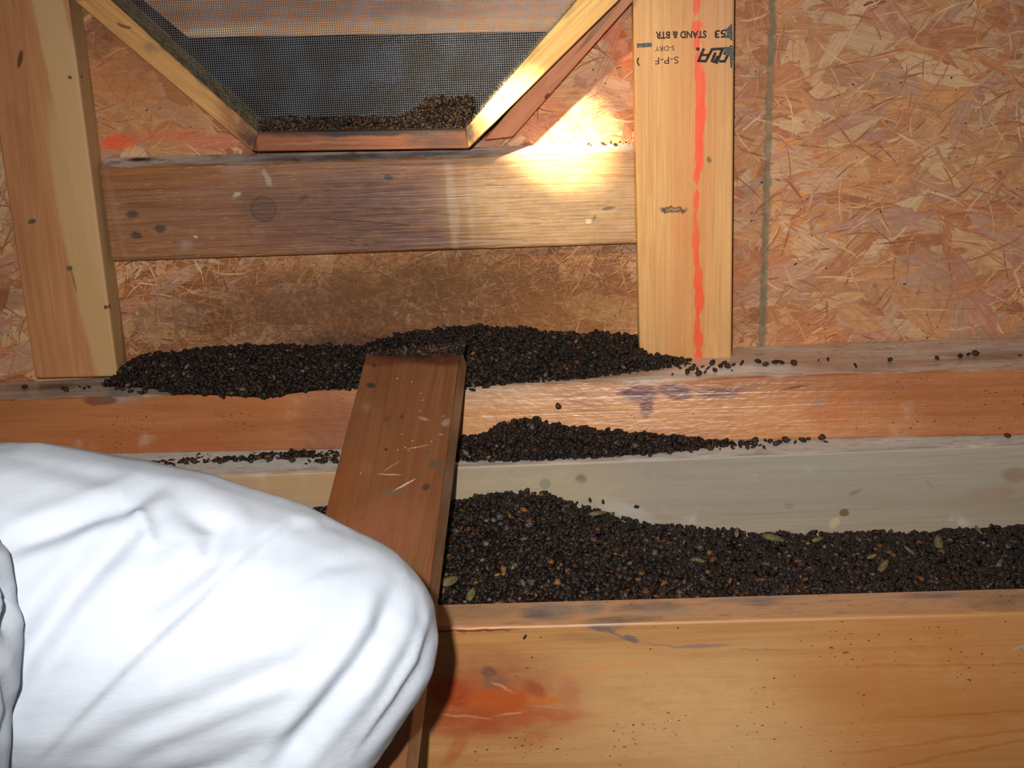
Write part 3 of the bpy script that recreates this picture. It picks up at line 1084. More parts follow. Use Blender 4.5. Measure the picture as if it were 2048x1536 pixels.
def joist_mat(fr):
    b = fr.b
    RED = lin((160, 62, 20))
    bl = [b(1500, 1420, 900, 140, 0, lin((176, 118, 62)), 0.25, 1.5),
          b(1330, 1420, 300, 110, 0, lin((192, 148, 100)), 0.75, 1.2), b(1500, 1470, 220, 100, -10, lin((198, 156, 106)), 0.7, 1.0),
          b(1850, 1400, 260, 170, 0, lin((172, 106, 52)), 0.6, 1.0),
          b(960, 1345, 110, 40, 6, lin((140, 86, 52)), 0.6, 1.2),
          b(955, 1400, 120, 50, 0, RED, 0.95, 1.0), b(1000, 1440, 150, 44, 0, lin((150, 84, 48)), 0.7, 1.2), b(980, 1360, 170, 50, 0, lin((150, 92, 56)), 0.65, 1.2), b(900, 1385, 40, 30, 0, lin((150, 52, 18)), 0.8, 0.9),
          b(1000, 1402, 60, 24, 0, lin((172, 76, 24)), 0.85, 0.8), b(1085, 1400, 36, 12, 0, lin((186, 100, 34)), 0.7, 0.7),
          b(1068, 1378, 26, 14, -30, lin((150, 70, 42)), 0.8, 0.8), b(1140, 1385, 22, 32, 0, lin((170, 100, 66)), 0.6, 0.9),
          b(985, 1362, 26, 16, 0, lin((120, 84, 64)), 0.7, 0.9), b(975, 1345, 14, 10, 0, lin((80, 60, 50)), 0.6, 0.9),
          b(940, 1445, 110, 24, 4, lin((150, 70, 38)), 0.75, 1.0), b(1080, 1432, 90, 14, 2, lin((166, 86, 46)), 0.7, 0.9),
          b(915, 1490, 16, 50, -28, lin((156, 84, 48)), 0.7, 0.9), b(1060, 1480, 40, 14, 10, lin((160, 92, 52)), 0.5, 0.9),
          b(930, 1431, 50, 2.2, -5, lin((186, 128, 88)), 0.7, 0.9), b(1020, 1427, 30, 2.0, 6, lin((188, 136, 90)), 0.7, 0.9),
          b(1005, 1375, 24, 2.6, -28, lin((190, 140, 104)), 0.6, 0.9), b(1100, 1415, 30, 1.6, -2, lin((190, 130, 84)), 0.6, 0.9),
          b(900, 1263, 130, 2.6, 1.5, lin((104, 44, 26)), 0.9, 0.6), b(900, 1257, 190, 2.0, 1.5, lin((206, 136, 96)), 0.6, 0.6),
          b(1205, 1258, 30, 6, -8, lin((92, 84, 84)), 0.7, 0.9), b(1235, 1268, 26, 3, -28, lin((104, 92, 88)), 0.7, 0.9), b(1175, 1275, 90, 8, 0, lin((132, 96, 66)), 0.5, 1.1), b(1262, 1277, 14, 7, -30, lin((92, 88, 92)), 0.8, 0.6),
          b(1320, 1290, 40, 2.5, -8, lin((120, 104, 100)), 0.7, 0.8), b(1400, 1293, 50, 5, 2, lin((110, 98, 98)), 0.6, 0.9),
          b(1520, 1300, 60, 2, 0, lin((124, 104, 92)), 0.5, 0.8),
          b(1690, 1305, 6, 3, 0, lin((110, 60, 30)), 0.8, 0.6), b(1210, 1335, 90, 4, 4, lin((196, 130, 66)), 0.6, 0.9),
          b(1900, 1330, 240, 2.5, 1, lin((166, 98, 46)), 0.6, 0.8), b(1990, 1425, 260, 2.5, 3, lin((160, 90, 42)), 0.6, 0.8),
          b(1960, 1470, 250, 2.6, 8, lin((160, 90, 40)), 0.6, 0.8), b(1900, 1510, 220, 3, 12, lin((156, 88, 40)), 0.6, 0.8),
          b(2040, 1293, 18, 3, 20, lin((150, 146, 150)), 0.7, 0.5)]
    for (x, y, rx, ry, col, st) in ((1100, 1222, 55, 13, (126, 120, 114), 0.8), (1070, 1228, 30, 8, (98, 92, 90), 0.7), (1185, 1215, 18, 12, (124, 122, 120), 0.7), (1300, 1212, 70, 9, (112, 98, 92), 0.7),
                                     (1340, 1222, 60, 8, (150, 140, 128), 0.5), (1500, 1198, 80, 6, (124, 116, 112), 0.8), (1520, 1205, 40, 6, (96, 86, 86), 0.6), (1860, 1190, 70, 6, (108, 102, 100), 0.8),
                                     (1210, 1243, 40, 8, (92, 84, 84), 0.7), (1260, 1236, 60, 6, (110, 92, 84), 0.6), (950, 1222, 90, 16, (140, 112, 80), 0.5), (2000, 1200, 80, 20, (120, 96, 72), 0.6)):
        bl.append(top_blot(fr, TF, NJ, x, y, rx, ry, col, st, 1.0))
    return wood('front joist timber', ((150, 98, 56), (172, 122, 72), (182, 138, 88)), rough=0.42, bump=0.2, fib=0.2, seed=71,
                blots=bl, speck=0.16, jit=0.0045, grain=2.2, ringscale=(0.7, 1, 26), spec=0.4,
                top=((200, 148, 110), (190, 148, 108), (140, 112, 92), 0.9))  # upper face painted lighter to offset the weak grazing light on it


TB = onY(1250, 1195, -0.3005)
TF = onZ(1250, 1243, TB.z)
NJ = (onY(2048, 1224, TF.y) - onY(885, 1255, TF.y)).cross(Vector((0, 1, 0))).normalized()
jo, fjo = long_board('ceiling_joist', (885, 1255), (2048, 1224), (885, 1900), (2048, 1870), TF, Vector((0, 1, 0)), 0.0405, joist_mat, bevel=0.0024, ext=2.2)
# the joist runs on to the left under the knee
tag(jo, 'long light orange joist in the foreground with a rusty red stain', 'board')

# ------------------------------------------------------------------ floor under everything
FLZ = -0.352
bm = bmesh.new()
bmesh.ops.create_cube(bm, size=1, matrix=Matrix.Translation((0, -0.85, FLZ - 0.011)) @ Matrix.Diagonal((2.6, 2.4, 0.02, 1)))
me = bpy.data.meshes.new('floor')
bm.to_mesh(me)
bm.free()
fm = NT('floor board')
q = fm.noise(fm.coord('Object'), scale=12, detail=5)
fm.set(fm.bsdf.inputs['Base Color'], fm.mix(fm.rng(q, 0.3, 0.7), lin((120, 104, 88)), lin((150, 132, 112))))
fm.bsdf.inputs['Roughness'].default_value = 0.8
struct(link('floor', me, fm.mat), 'dusty attic floor below the joist', 'floor')

# ------------------------------------------------------------------ leaning plank
mid = onY(829, 700, -0.106)
sup = onY(780, 1225, TF.y - 0.030)
dl = (sup - mid).normalized()
npl = dl.cross(Vector((1, 0, 0)))
npl = npl if npl.y > 0 else -npl
npl = (Matrix.Rotation(math.radians(9), 3, dl) @ npl).normalized()
PC = [onPlane(x, y, mid, npl) for x, y in ((733, 704), (921, 690), (808, 1560), (512, 1560))]


def plank_mat(fr):
    b = fr.b
    ash = lin((58, 50, 42))
    bl = [b(780, 930, 110, 170, 12, lin((132, 82, 48)), 0.4, 1.2), b(760, 1060, 90, 60, 10, lin((152, 90, 66)), 0.5, 1.0),
          b(690, 960, 40, 60, 10, lin((140, 76, 36)), 0.4, 1.0),
          b(828, 704, 110, 20, -2, lin((44, 34, 28)), 0.97, 0.8), b(760, 722, 60, 9, 0, lin((92, 48, 26)), 0.7, 0.9),
          b(890, 722, 40, 10, 0, lin((84, 42, 24)), 0.8, 0.9),
          b(742, 771, 9, 5, -15, ash, 0.9, 0.4), b(749, 731, 4, 4, 0, ash, 0.8, 0.5), b(775, 838, 7, 5, 20, lin((96, 66, 42)), 0.7, 0.7),
          b(804, 834, 3, 4, 0, ash, 0.8, 0.5), b(855, 904, 5, 5, 0, lin((92, 84, 70)), 0.9, 0.4),
          b(868, 928, 13, 8, 25, lin((96, 78, 62)), 0.9, 0.5), b(884, 940, 7, 5, 0, lin((98, 80, 62)), 0.8, 0.5),
          b(852, 974, 8, 6, 10, lin((74, 52, 38)), 0.85, 0.6), b(772, 899, 3, 3, 0, ash, 0.9, 0.4),
          b(788, 984, 20, 7, 0, lin((112, 92, 66)), 0.75, 0.6),
          b(810, 969, 24, 1.6, 28, lin((214, 184, 160)), 0.8, 0.5), b(779, 949, 24, 1.2, -3, lin((206, 176, 150)), 0.6, 0.5),
          b(783, 932, 20, 1.0, 35, lin((196, 160, 132)), 0.5, 0.5), b(835, 894, 24, 1.0, 10, lin((200, 170, 140)), 0.5, 0.5),
          b(846, 837, 10, 3, -20, lin((190, 160, 140)), 0.5, 0.8), b(892, 845, 8, 8, 0, lin((186, 160, 140)), 0.4, 0.9)]
    for (x, y) in ((804, 868), (795, 899), (810, 895), (816, 901), (831, 895), (795, 757), (823, 764), (842, 786), (845, 800), (880, 869),
                   (885, 869), (887, 832), (840, 821), (925, 770), (722, 946), (825, 882), (862, 883)):
        bl.append(b(x, y, 1.5, 1.2, 0, lin((214, 190, 164)), 0.75, 0.8))
    return wood('plank timber', ((92, 54, 32), (122, 76, 46), (136, 90, 58)), rough=0.45, bump=0.3, fib=0.25, seed=81,
                blots=bl, jit=0.0015, grain=1.0, ringscale=(1.4, 1, 24), spec=0.35, speck=0.05,
                top=((150, 114, 82), (164, 128, 96), (104, 74, 50), 0.8))


px_, fpk = board('loose_plank', PC, 0.026, PC[3] - PC[0], npl, plank_mat, bevel=0.0012, origin=PC[0])
tag(px_, 'loose reddish brown plank leaning from the wall over the ledges, partly behind the white knee', 'plank')


# ------------------------------------------------------------------ droppings
def ico():
    bm = bmesh.new()
    bmesh.ops.create_icosphere(bm, subdivisions=1, radius=1.0)
    bm.verts.ensure_lookup_table()
    v = np.array([tuple(q.co) for q in bm.verts])
    f = np.array([[q.index for q in fc.verts] for fc in bm.faces])
    bm.free()
    return v, f


IV, IF = ico()
gm = NT('droppings')
gc = gm.attr('col')
gn = gm.noise(gm.coord('Object'), scale=520, detail=2)
gc2 = gm.mix(gm.rng(gn, 0.5, 0.75, 0.0, 0.6), gc, lin((62, 44, 30)))
gc2 = gm.mix(gm.rng(gn, 0.45, 0.3, 0.0, 0.6), gc2, lin((14, 10, 9)))
gm.set(gm.bsdf.inputs['Base Color'], gc2)
gm.set(gm.bsdf.inputs['Roughness'], gm.rng(gn, 0.35, 0.65, 0.28, 0.75))
gm.bsdf.inputs['Specular IOR Level'].default_value = 0.34
gm.set(gm.bsdf.inputs['Normal'], gm.bump(gm.noise(gm.coord('Object'), scale=900, detail=2), 0.8, 0.0008))

GC = np.array([lin(c) for c in [(36, 27, 23), (26, 20, 19), (44, 31, 24), (22, 18, 18), (58, 38, 24), (38, 29, 28), (18, 15, 15), (66, 40, 20),
                                (46, 38, 34), (34, 25, 18)]])
GR = np.array([lin(c) for c in [(104, 92, 80), (110, 66, 30), (130, 90, 44), (92, 84, 82), (90, 58, 46)]])


def pellet_soup(pos, nrm=None, size=1.0, seed=0, rare=0.05, tint=1.0):
    r_ = np.random.default_rng(seed)
    n = len(pos)
    L = np.clip(r_.normal(0.0033, 0.0008, n), 0.0016, 0.0052) * size
    Wd = L * np.clip(r_.normal(0.56, 0.10, n), 0.36, 0.85)
    H = Wd * np.clip(r_.normal(0.92, 0.08, n), 0.7, 1.1)
    yaw = r_.uniform(0, 2 * np.pi, n)
    tilt = r_.normal(0, 0.45, n)
    cy, sy, ct, st = np.cos(yaw), np.sin(yaw), np.cos(tilt), np.sin(tilt)
    ex = np.stack([cy * ct, sy * ct, st], 1)
    ey = np.stack([-sy, cy, np.zeros(n)], 1)
    ez = np.cross(ex, ey)
    base = IV[None] * (1 + r_.normal(0, 0.07, (n, len(IV), 1)))
    bend = (base[:, :, 0:1] ** 2) * r_.uniform(-0.25, 0.25, (n, 1, 1))
    V = (pos[:, None] + base[:, :, 0:1] * ex[:, None] * L[:, None, None]
         + (base[:, :, 1:2] + bend) * ey[:, None] * Wd[:, None, None] + base[:, :, 2:3] * ez[:, None] * H[:, None, None])
    c = GC[r_.integers(0, len(GC), n)] * r_.uniform(0.45, 1.1, (n, 1)) * 0.8 * tint
    k = r_.random(n) < rare
    c[k] = GR[r_.integers(0, len(GR), k.sum())] * r_.uniform(0.5, 1.1, (k.sum(), 1))
    Fc = IF[None] + (np.arange(n) * len(IV))[:, None, None]
    C = np.repeat(c, len(IV), axis=0)
    return V.reshape(-1, 3), Fc.reshape(-1, 3), C


def soup_mesh(name, V, F, C, mat, smooth=True):
    me = bpy.data.meshes.new(name)
    me.vertices.add(len(V))
    me.vertices.foreach_set('co', V.astype(np.float32).ravel())
    me.loops.add(len(F) * 3)
    me.loops.foreach_set('vertex_index', F.astype(np.int32).ravel())
    me.polygons.add(len(F))
    me.polygons.foreach_set('loop_start', np.arange(0, len(F) * 3, 3, dtype=np.int32))
    me.polygons.foreach_set('loop_total', np.full(len(F), 3, dtype=np.int32))
    me.update(calc_edges=True)
    me.validate()
    ca = me.color_attributes.new('col', 'FLOAT_COLOR', 'POINT')
    ca.data.foreach_set('color', np.concatenate([C, np.ones((len(C), 1))], 1).astype(np.float32).ravel())
    me.polygons.foreach_set('use_smooth', np.ones(len(F), dtype=bool) if smooth else np.zeros(len(F), dtype=bool))
    return link(name, me, mat)


def heap(name, wall, foot, n, label, seed, p=1.0, base_drop=0.0015, rare=0.05, tint=1.0, cut=None, size=1.0):
    """a heap between a back profile (points X,Y,Z on the wall behind) and its foot line"""
    r_ = np.random.default_rng(seed)
    wl = np.array([tuple(q) for q in wall])
    ft = np.array([tuple(q) for q in foot])
    x0, x1 = wl[0, 0], wl[-1, 0]

    def surf(X, t):
        B = np.stack([X, np.interp(X, wl[:, 0], wl[:, 1]), np.interp(X, wl[:, 0], wl[:, 2])], -1)
        Fx = np.stack([X, np.interp(X, ft[:, 0], ft[:, 1]), np.interp(X, ft[:, 0], ft[:, 2])], -1)
        P = B + (Fx - B) * t[..., None]
        hump = (B[..., 2] - Fx[..., 2]) * (np.sin(np.pi * t) * p)
        P[..., 2] += hump
        return P
    # density follows the local extent, so thin tails stay thin
    X = r_.uniform(x0, x1, n * 2)
    ext = np.hypot(np.interp(X, wl[:, 0], wl[:, 1]) - np.interp(X, ft[:, 0], ft[:, 1]), np.interp(X, wl[:, 0], wl[:, 2]) - np.interp(X, ft[:, 0], ft[:, 2]))
    keep = r_.random(n * 2) < ext / ext.max()
    X = X[keep][:n]
    t = r_.random(len(X)) * 1.03
    P = surf(X, t)
    bumpy = np.array([noise.noise(Vector((a * 60, b * 60, seed))) for a, b in zip(P[:, 0], P[:, 1])])
    P[:, 2] += bumpy * 0.0022 + r_.uniform(-0.0018, 0.0012, len(X)) + 0.001
    P[:, 1] = np.minimum(P[:, 1], wl[:, 1].max() - 0.0025)
    if cut is not None:
        P = P[cut(P)]
    V, F, C = pellet_soup(P, seed=seed, rare=rare, tint=tint, size=size)
    # bed below the pellets
    NX, NT_ = 160, 14
    gx, gt = np.meshgrid(np.linspace(x0, x1, NX), np.linspace(0, 1, NT_), indexing='ij')
    G = surf(gx, gt)
    G[..., 2] -= base_drop
    G = G.reshape(-1, 3)
    q = []
    for i in range(NX - 1):
        for j in range(NT_ - 1):
            a = i * NT_ + j
            q += [(a, a + 1, a + NT_ + 1), (a, a + NT_ + 1, a + NT_)]
    q = np.array(q) + len(V)
    GCc = np.tile(np.array(lin((30, 23, 20))), (len(G), 1))
    o = soup_mesh(name, np.concatenate([V, G]), np.concatenate([F, q]), np.concatenate([C, GCc]), gm.mat)
    return tag(o, label, 'droppings', kind='stuff')


def wl_(pts, Y):
    return [onY(x, y, Y) for x, y in pts]


# against the sheathing on the top plate
ZT = 0.0005


def ft_(pts, Z):
    return [onZ(x, y, Z) for x, y in pts]


heap('droppings_heap', wl_([(248, 748), (262, 722), (290, 712), (420, 698), (500, 692), (620, 694), (730, 694), (770, 676), (829, 668)], Y_WALL - 0.001),
     ft_([(244, 768), (300, 772), (345, 782), (430, 786), (520, 790), (640, 776), (730, 772), (829, 770)], ZT), 3300,
     'black heap of droppings on the plate board, left of the plank', 3, p=0.18, tint=0.8)
heap('droppings_heap', wl_([(829, 664), (900, 656), (1000, 655), (1040, 658), (1080, 668), (1180, 667), (1280, 672), (1300, 700)], Y_WALL - 0.001),
     ft_([(829, 770), (930, 772), (1000, 766), (1150, 760), (1270, 750), (1310, 742)], ZT), 3400,
     'dark heap of droppings on the plate board, between the plank and the stamped stud', 4, p=0.2)
heap('droppings_heap', wl_([(1282, 702), (1300, 708), (1340, 716), (1380, 722)], Y_STUD - 0.001),
     ft_([(1276, 752), (1300, 746), (1340, 742), (1380, 736)], ZT), 260,
     'low tail of droppings at the foot of the stamped stud', 5, p=0.15)


def onpl(pts):
    return [onPlane(x, y, p1 - n1 * 0.001, n1) for x, y in pts]


def onled(pts, back=0.0):
    """image points on the ledger's upper face"""
    return [onPlane(x, y, F0 + Vector((0, 0, 0.0005)), nl) for x, y in pts]


heap('droppings_heap', onpl([(640, 915), (900, 896), (930, 878), (965, 872), (1000, 848), (1040, 842), (1075, 836), (1100, 848), (1150, 856), (1250, 866), (1350, 874), (1450, 884), (1500, 888)]),
     onled([(640, 925), (900, 920), (1000, 922), (1100, 918), (1200, 914), (1300, 908), (1400, 898), (1450, 892), (1500, 889)]), 2100,
     'long dark mound of droppings along the grey ledger, right of the plank', 6, p=0.22)
heap('droppings_heap', onpl([(280, 926), (400, 916), (470, 918), (560, 905), (620, 905), (680, 906)]),
     onled([(280, 931), (400, 925), (470, 923), (560, 918), (620, 915), (680, 916)]), 420,
     'thin strip of droppings along the grey ledger, left of the plank', 7, p=0.1)

# the trough behind the joist
TR = [(-300, 1090), (500, 1020), (860, 1012), (905, 1006), (950, 996), (1000, 985), (1050, 980), (1090, 986), (1130, 1002), (1200, 1024), (1270, 1044), (1330, 1052), (1400, 1057),
      (1500, 1068), (1600, 1068), (1700, 1066), (1800, 1066), (1900, 1062), (1970, 1058), (2048, 1052), (2400, 1040)]
JT = TF.z - 0.004
tb = [onY(x, y, TB.y + 0.004) for x, y in ((-500, 1240), (885, 1212), (2048, 1186), (2500, 1176))]
def clear(P):
    return np.ones(len(P), dtype=bool)


heap('droppings_heap', wl_(TR, Yg - 0.001), [Vector((p.x, p.y, p.z - 0.002)) for p in tb], 21000,
     'deep bed of dark droppings filling the trough between the grey board and front joist', 8, p=0.10, base_drop=0.003, rare=0.09, cut=clear)

# ------------------------------------------------------------------ the crouching person in white coveralls
person = bpy.data.objects.new('person', None)
COL.objects.link(person)


def capsules(chain, rings=28):
    """one closed skin of tapering tubes along points (world point, radius)"""
    bm = bmesh.new()
    for (a, ra), (b, rb) in zip(chain[:-1], chain[1:]):
        d = b - a
        n = max(2, int(d.length / 0.012))
        for i in range(n + 1):
            t = i / n
            bmesh.ops.create_icosphere(bm, subdivisions=3, radius=ra + (rb - ra) * t, matrix=Matrix.Translation(a + d * t))
    return bm


def skin(name, bm, voxel, smooth, extra=None):
    me = bpy.data.meshes.new(name)
    bm.to_mesh(me)
    bm.free()
    o = bpy.data.objects.new(name, me)
    COL.objects.link(o)
    m = o.modifiers.new('r', 'REMESH')
    m.mode = 'VOXEL'
    m.voxel_size = voxel
    m = o.modifiers.new('s', 'SMOOTH')
    m.iterations = smooth
    m.factor = 0.5
    dg = bpy.context.evaluated_depsgraph_get()
    me2 = bpy.data.meshes.new_from_object(o.evaluated_get(dg))
    bpy.data.objects.remove(o)
    me2.name = name
    return me2


def seg_dist(px, py, pts):
    best = np.full(len(px), 1e9)
    side = np.zeros(len(px))
    along = np.zeros(len(px))
    tot = sum(math.dist(a, b) for a, b in zip(pts[:-1], pts[1:]))
    acc = 0
    for (x0_, y0_), (x1_, y1_) in zip(pts[:-1], pts[1:]):
        dx, dy = x1_ - x0_, y1_ - y0_
        L2 = dx * dx + dy * dy
        L = math.sqrt(L2)
        t = np.clip(((px - x0_) * dx + (py - y0_) * dy) / L2, 0, 1)
        qx, qy = px - (x0_ + t * dx), py - (y0_ + t * dy)
        d = np.hypot(qx, qy)
        k = d < best
        best[k] = d[k]
        side[k] = np.sign(qx * dy - qy * dx)[k]
        along[k] = ((acc + t * L) / tot)[k]
        acc += L
    return best, side, along


def fold(me, folds):
    n = len(me.vertices)
    co = np.zeros(n * 3, dtype=np.float64)
    me.vertices.foreach_get('co', co)
    co = co.reshape(-1, 3)
    nr = np.zeros(n * 3, dtype=np.float32)
    me.vertices.foreach_get('normal', nr)
    nr = nr.reshape(-1, 3).astype(float)
    px, py = project(co)
    view = co - np.array(CAMPOS)
    view /= np.linalg.norm(view, axis=1)[:, None]
    facing = np.clip(-(nr * view).sum(1) * 3.0 + 0.6, 0, 1)
    disp = np.zeros(n)
    for (pts, amp, wd, kind) in folds:
        d, sd, al = seg_dist(px, py, pts)
        taper = np.clip(np.minimum(al, 1 - al) * 5, 0.0, 1) ** 0.7
        if kind == 'v':          # valley with soft shoulders
            g = -np.exp(-(d / wd) ** 2) + 0.45 * np.exp(-((d - wd * 1.9) / (wd * 1.0)) ** 2)
        elif kind == 'r':        # ridge
            g = np.exp(-(d / wd) ** 2)
        else:                    # step: sharp crease, one side lifted and falling away
            s_ = sd * d
            lift = np.exp(-np.clip(s_, 0, None) / (wd * 3.0))
            sink = -0.5 * np.exp(np.clip(s_, None, 0) / wd)
            m_ = 0.5 + 0.5 * np.tanh(s_ / 7.0)
            g = sink + (lift - sink) * m_
        disp += amp * taper * g
    wob = np.array([noise.noise(Vector(c) * 14.0) * 0.0022 + noise.noise(Vector(c) * 34.0) * 0.0008 for c in co])
    co += nr * (disp * facing + wob)[:, None]
    me.vertices.foreach_set('co', co.ravel())
    me.update()


def cloth_mat():
    m = NT('white coverall fabric')
    P = m.coord('Object')
    q = m.noise(P, scale=9, detail=3)
    c = m.mix(m.rng(q, 0.3, 0.7), lin((184, 190, 200)), lin((176, 183, 194)))
    m.set(m.bsdf.inputs['Base Color'], c)
    m.bsdf.inputs['Roughness'].default_value = 0.75
    m.bsdf.inputs['Specular IOR Level'].default_value = 0.25
    wv = m.n('ShaderNodeTexWave')
    m.set(wv.inputs['Vector'], m.map(P, rot=(0.3, 0.5, 0.4)))
    wv.inputs['Scale'].default_value = 320
    cr = m.noise(m.map(P, rot=(0, 0.7, 0), scale=(1, 1, 3)), scale=26, detail=5, rough=0.6)
    b1 = m.bump(wv.outputs['Fac'], 0.05, 0.0004)
    m.set(m.bsdf.inputs['Normal'], m.bump(cr, 0.22, 0.003, b1))
    return m.mat


CM = cloth_mat()


def R_(rpx, d):
    return rpx * d / FPX


kd = 0.745
chain = []
for (x, y, rp, d) in ((-900, 1210, 330, 0.74), (-350, 1225, 345, 0.74), (60, 1222, 336, 0.74), (330, 1246, 310, 0.745), (520, 1262, 262, 0.75),
                      (652, 1280, 224, 0.755), (575, 1392, 224, 0.76), (400, 1560, 215, 0.77), (230, 1780, 200, 0.78)):
    chain.append((onD(x, y, d), R_(rp, d)))
ank = chain[-1][0]
foot = Vector((ank.x - 0.10, ank.y + 0.01, FLZ + 0.10))
chain.append((foot, 0.045))
leg = skin('trouser_leg', capsules(chain), 0.0028, 10)
FOLDS = [
    ([(60, 1536), (105, 1492), (255, 1337), (364, 1232), (456, 1146), (524, 1091), (583, 1050), (660, 1046), (720, 1066)], 0.0036, 14, 's'),
    ([(0, 1420), (50, 1314), (137, 1191), (228, 1091), (275, 1034)], 0.0050, 26, 'v'),
    ([(262, 1052), (275, 1036), (292, 1060), (300, 1100)], 0.0035, 16, 'r'),
    ([(100, 1545), (160, 1519), (319, 1442), (456, 1383), (592, 1328), (700, 1256)], 0.0022, 26, 'v'),
    ([(0, 1110), (45, 1082), (137, 1050), (255, 1009), (330, 960)], 0.0042, 20, 'v'),
    ([(340, 1000), (437, 1060), (420, 1120), (330, 1190), (270, 1230)], 0.0036, 24, 'v'),
    ([(800, 1150), (793, 1173), (765, 1260), (711, 1342), (629, 1442), (530, 1560)], 0.0052, 22, 'v'),
    ([(826, 1160), (835, 1190), (843, 1246), (815, 1319), (765, 1405), (683, 1528)], 0.0024, 14, 's'),
    ([(868, 1215), (861, 1250), (843, 1328), (793, 1405), (700, 1520)], 0.0022, 11, 'v'),
    ([(200, 1560), (330, 1500), (480, 1440), (640, 1370)], 0.0014, 18, 'v'),
    ([(560, 1180), (650, 1130), (740, 1120)], 0.0012, 14, 'v'),
    ([(-20, 900), (120, 930), (230, 960)], 0.0010, 18, 'v'),
]
fold(leg, FOLDS)
for p in leg.polygons:
    p.use_smooth = True
hip = chain[0][0]
person.location = (foot.x, foot.y, FLZ)
bpy.context.view_layer.update()
lo = link('trouser_leg', leg, CM, person)
# upper body of the coverall at the left edge of the view
tor = [(onD(-310, 1600, 0.63), R_(300, 0.63)), (onD(-266, 1330, 0.62), R_(296, 0.62)), (onD(-270, 1190, 0.62), R_(280, 0.62)),
       (onD(-520, 1000, 0.62), R_(300, 0.62)), (onD(-900, 800, 0.64), R_(420, 0.64))]
top_ = skin('coverall_top', capsules(tor), 0.004, 8)
fold(top_, [([(30, 1010), (-10, 1100), (20, 1200), (10, 1300)], 0.004, 16, 'v'), ([(0, 1160), (12, 1210), (0, 1260)], 0.006, 14, 'v'),
            ([(5, 1340), (24, 1420), (0, 1500)], 0.003, 12, 'v')])
for p in top_.polygons:
    p.use_smooth = True
link('coverall_top', top_, CM, person)
# boot standing on the floor
bt = [(Vector((foot.x - 0.02, foot.y, FLZ + 0.05)), 0.049), (Vector((foot.x + 0.10, foot.y - 0.01, FLZ + 0.042)), 0.041), (Vector((foot.x + 0.17, foot.y - 0.02, FLZ + 0.034)), 0.033)]
bo_ = skin('boot', capsules(bt), 0.005, 4)
bmt = NT('boot leather')
bmt.bsdf.inputs['Base Color'].default_value = (*lin((60, 48, 40)), 1)
bmt.bsdf.inputs['Roughness'].default_value = 0.6
link('boot', bo_, bmt.mat, person)
tag(person, 'person in white coveralls, bent knee in the lower left foreground', 'person')

# ------------------------------------------------------------------ dust and crumbs inside the vent
heap('vent_debris', wl_([(500, 250), (545, 236), (600, 238), (700, 236), (800, 236), (818, 226), (845, 206), (858, 195), (945, 193), (949, 216), (955, 240)], -0.0135),
     [onY(x, y, Y_VF + 0.008) for x, y in ((500, 262), (600, 264), (700, 264), (800, 262), (945, 256), (955, 254))], 3600,
     'dark crumbly debris along the lower edge of the insect screen', 21, p=0.12, size=0.42, rare=0.45, tint=1.5, base_drop=0.001)


def fuzz(name, lines, n, label, seed):
    r_ = random.Random(seed)
    vs, fs = [], []
    for k in range(n):
        (x0_, y0_), (x1_, y1_) = r_.choice(lines)
        t = r_.random()
        Y = r_.uniform(Y_VF + 0.001, Y_SC - 0.004)
        p = onY(x0_ + (x1_ - x0_) * t, y0_ + (y1_ - y0_) * t, Y_VF)
        p.y = Y
        up = Vector((onY((x0_ + x1_) / 2, -200, Y_VF) - p).normalized())
        d = (up + Vector((r_.uniform(-1, 1), r_.uniform(-0.6, 0.3), r_.uniform(-1, 1)))).normalized()
        L = r_.uniform(0.002, 0.007)
        prev = None
        q = p.copy()
        for i in range(4):
            s_ = Vector((0.00009, 0, 0.00009)) * (1 - i / 4.5)
            i0 = len(vs)
            vs += [q - s_, q + s_]
            if i:
                fs.append((i0 - 2, i0 - 1, i0 + 1, i0))
            d = (d + Vector((r_.uniform(-.5, .5), r_.uniform(-.4, .4), r_.uniform(-.5, .5)))).normalized()
            q = q + d * L / 4
    me = bpy.data.meshes.new(name)
    me.from_pydata([tuple(v) for v in vs], [], fs)
    m = NT('dust fibre')
    m.bsdf.inputs['Base Color'].default_value = (*lin((120, 112, 84)), 1)
    m.bsdf.inputs['Roughness'].default_value = 0.9
    o = link(name, me, m.mat)
    return tag(o, label, 'dust', kind='stuff')


fuzz('dust_fringe', [(INN[0], INN[7]), (INN[1], INN[2])], 2600, 'fuzzy grey dust fringe on the inner edges of the vent frame', 4)

# ------------------------------------------------------------------ loose droppings, one by one
def pellet_mesh(k):
    V, F, C = pellet_soup(np.zeros((1, 3)), seed=100 + k, rare=0.0)
    o = soup_mesh('dropping', V, F, C * 0 + np.array(lin([(42, 31, 27), (34, 26, 24), (56, 38, 28)][k % 3])), gm.mat)
    me = o.data
    bpy.data.objects.remove(o)
    return me


PM = [pellet_mesh(k) for k in range(8)]
cnt = 0


def loose(P, nrm, label, group, sc=1.0):
    global cnt
    cnt += 1
    o = bpy.data.objects.new('dropping', PM[cnt % 8])
    COL.objects.link(o)
    zmin = min(v.co.z for v in o.data.vertices)
    qn = Vector((0, 0, 1)).rotation_difference(Vector(nrm))
    o.rotation_mode = 'QUATERNION'
    o.rotation_quaternion = qn @ Quaternion((0, 0, 1), random.uniform(0, 6.28))
    o.scale = (sc, sc, sc)
    o.location = Vector(P) - Vector(nrm) * (zmin * sc * 0.93)
    tag(o, label, 'dropping', group)


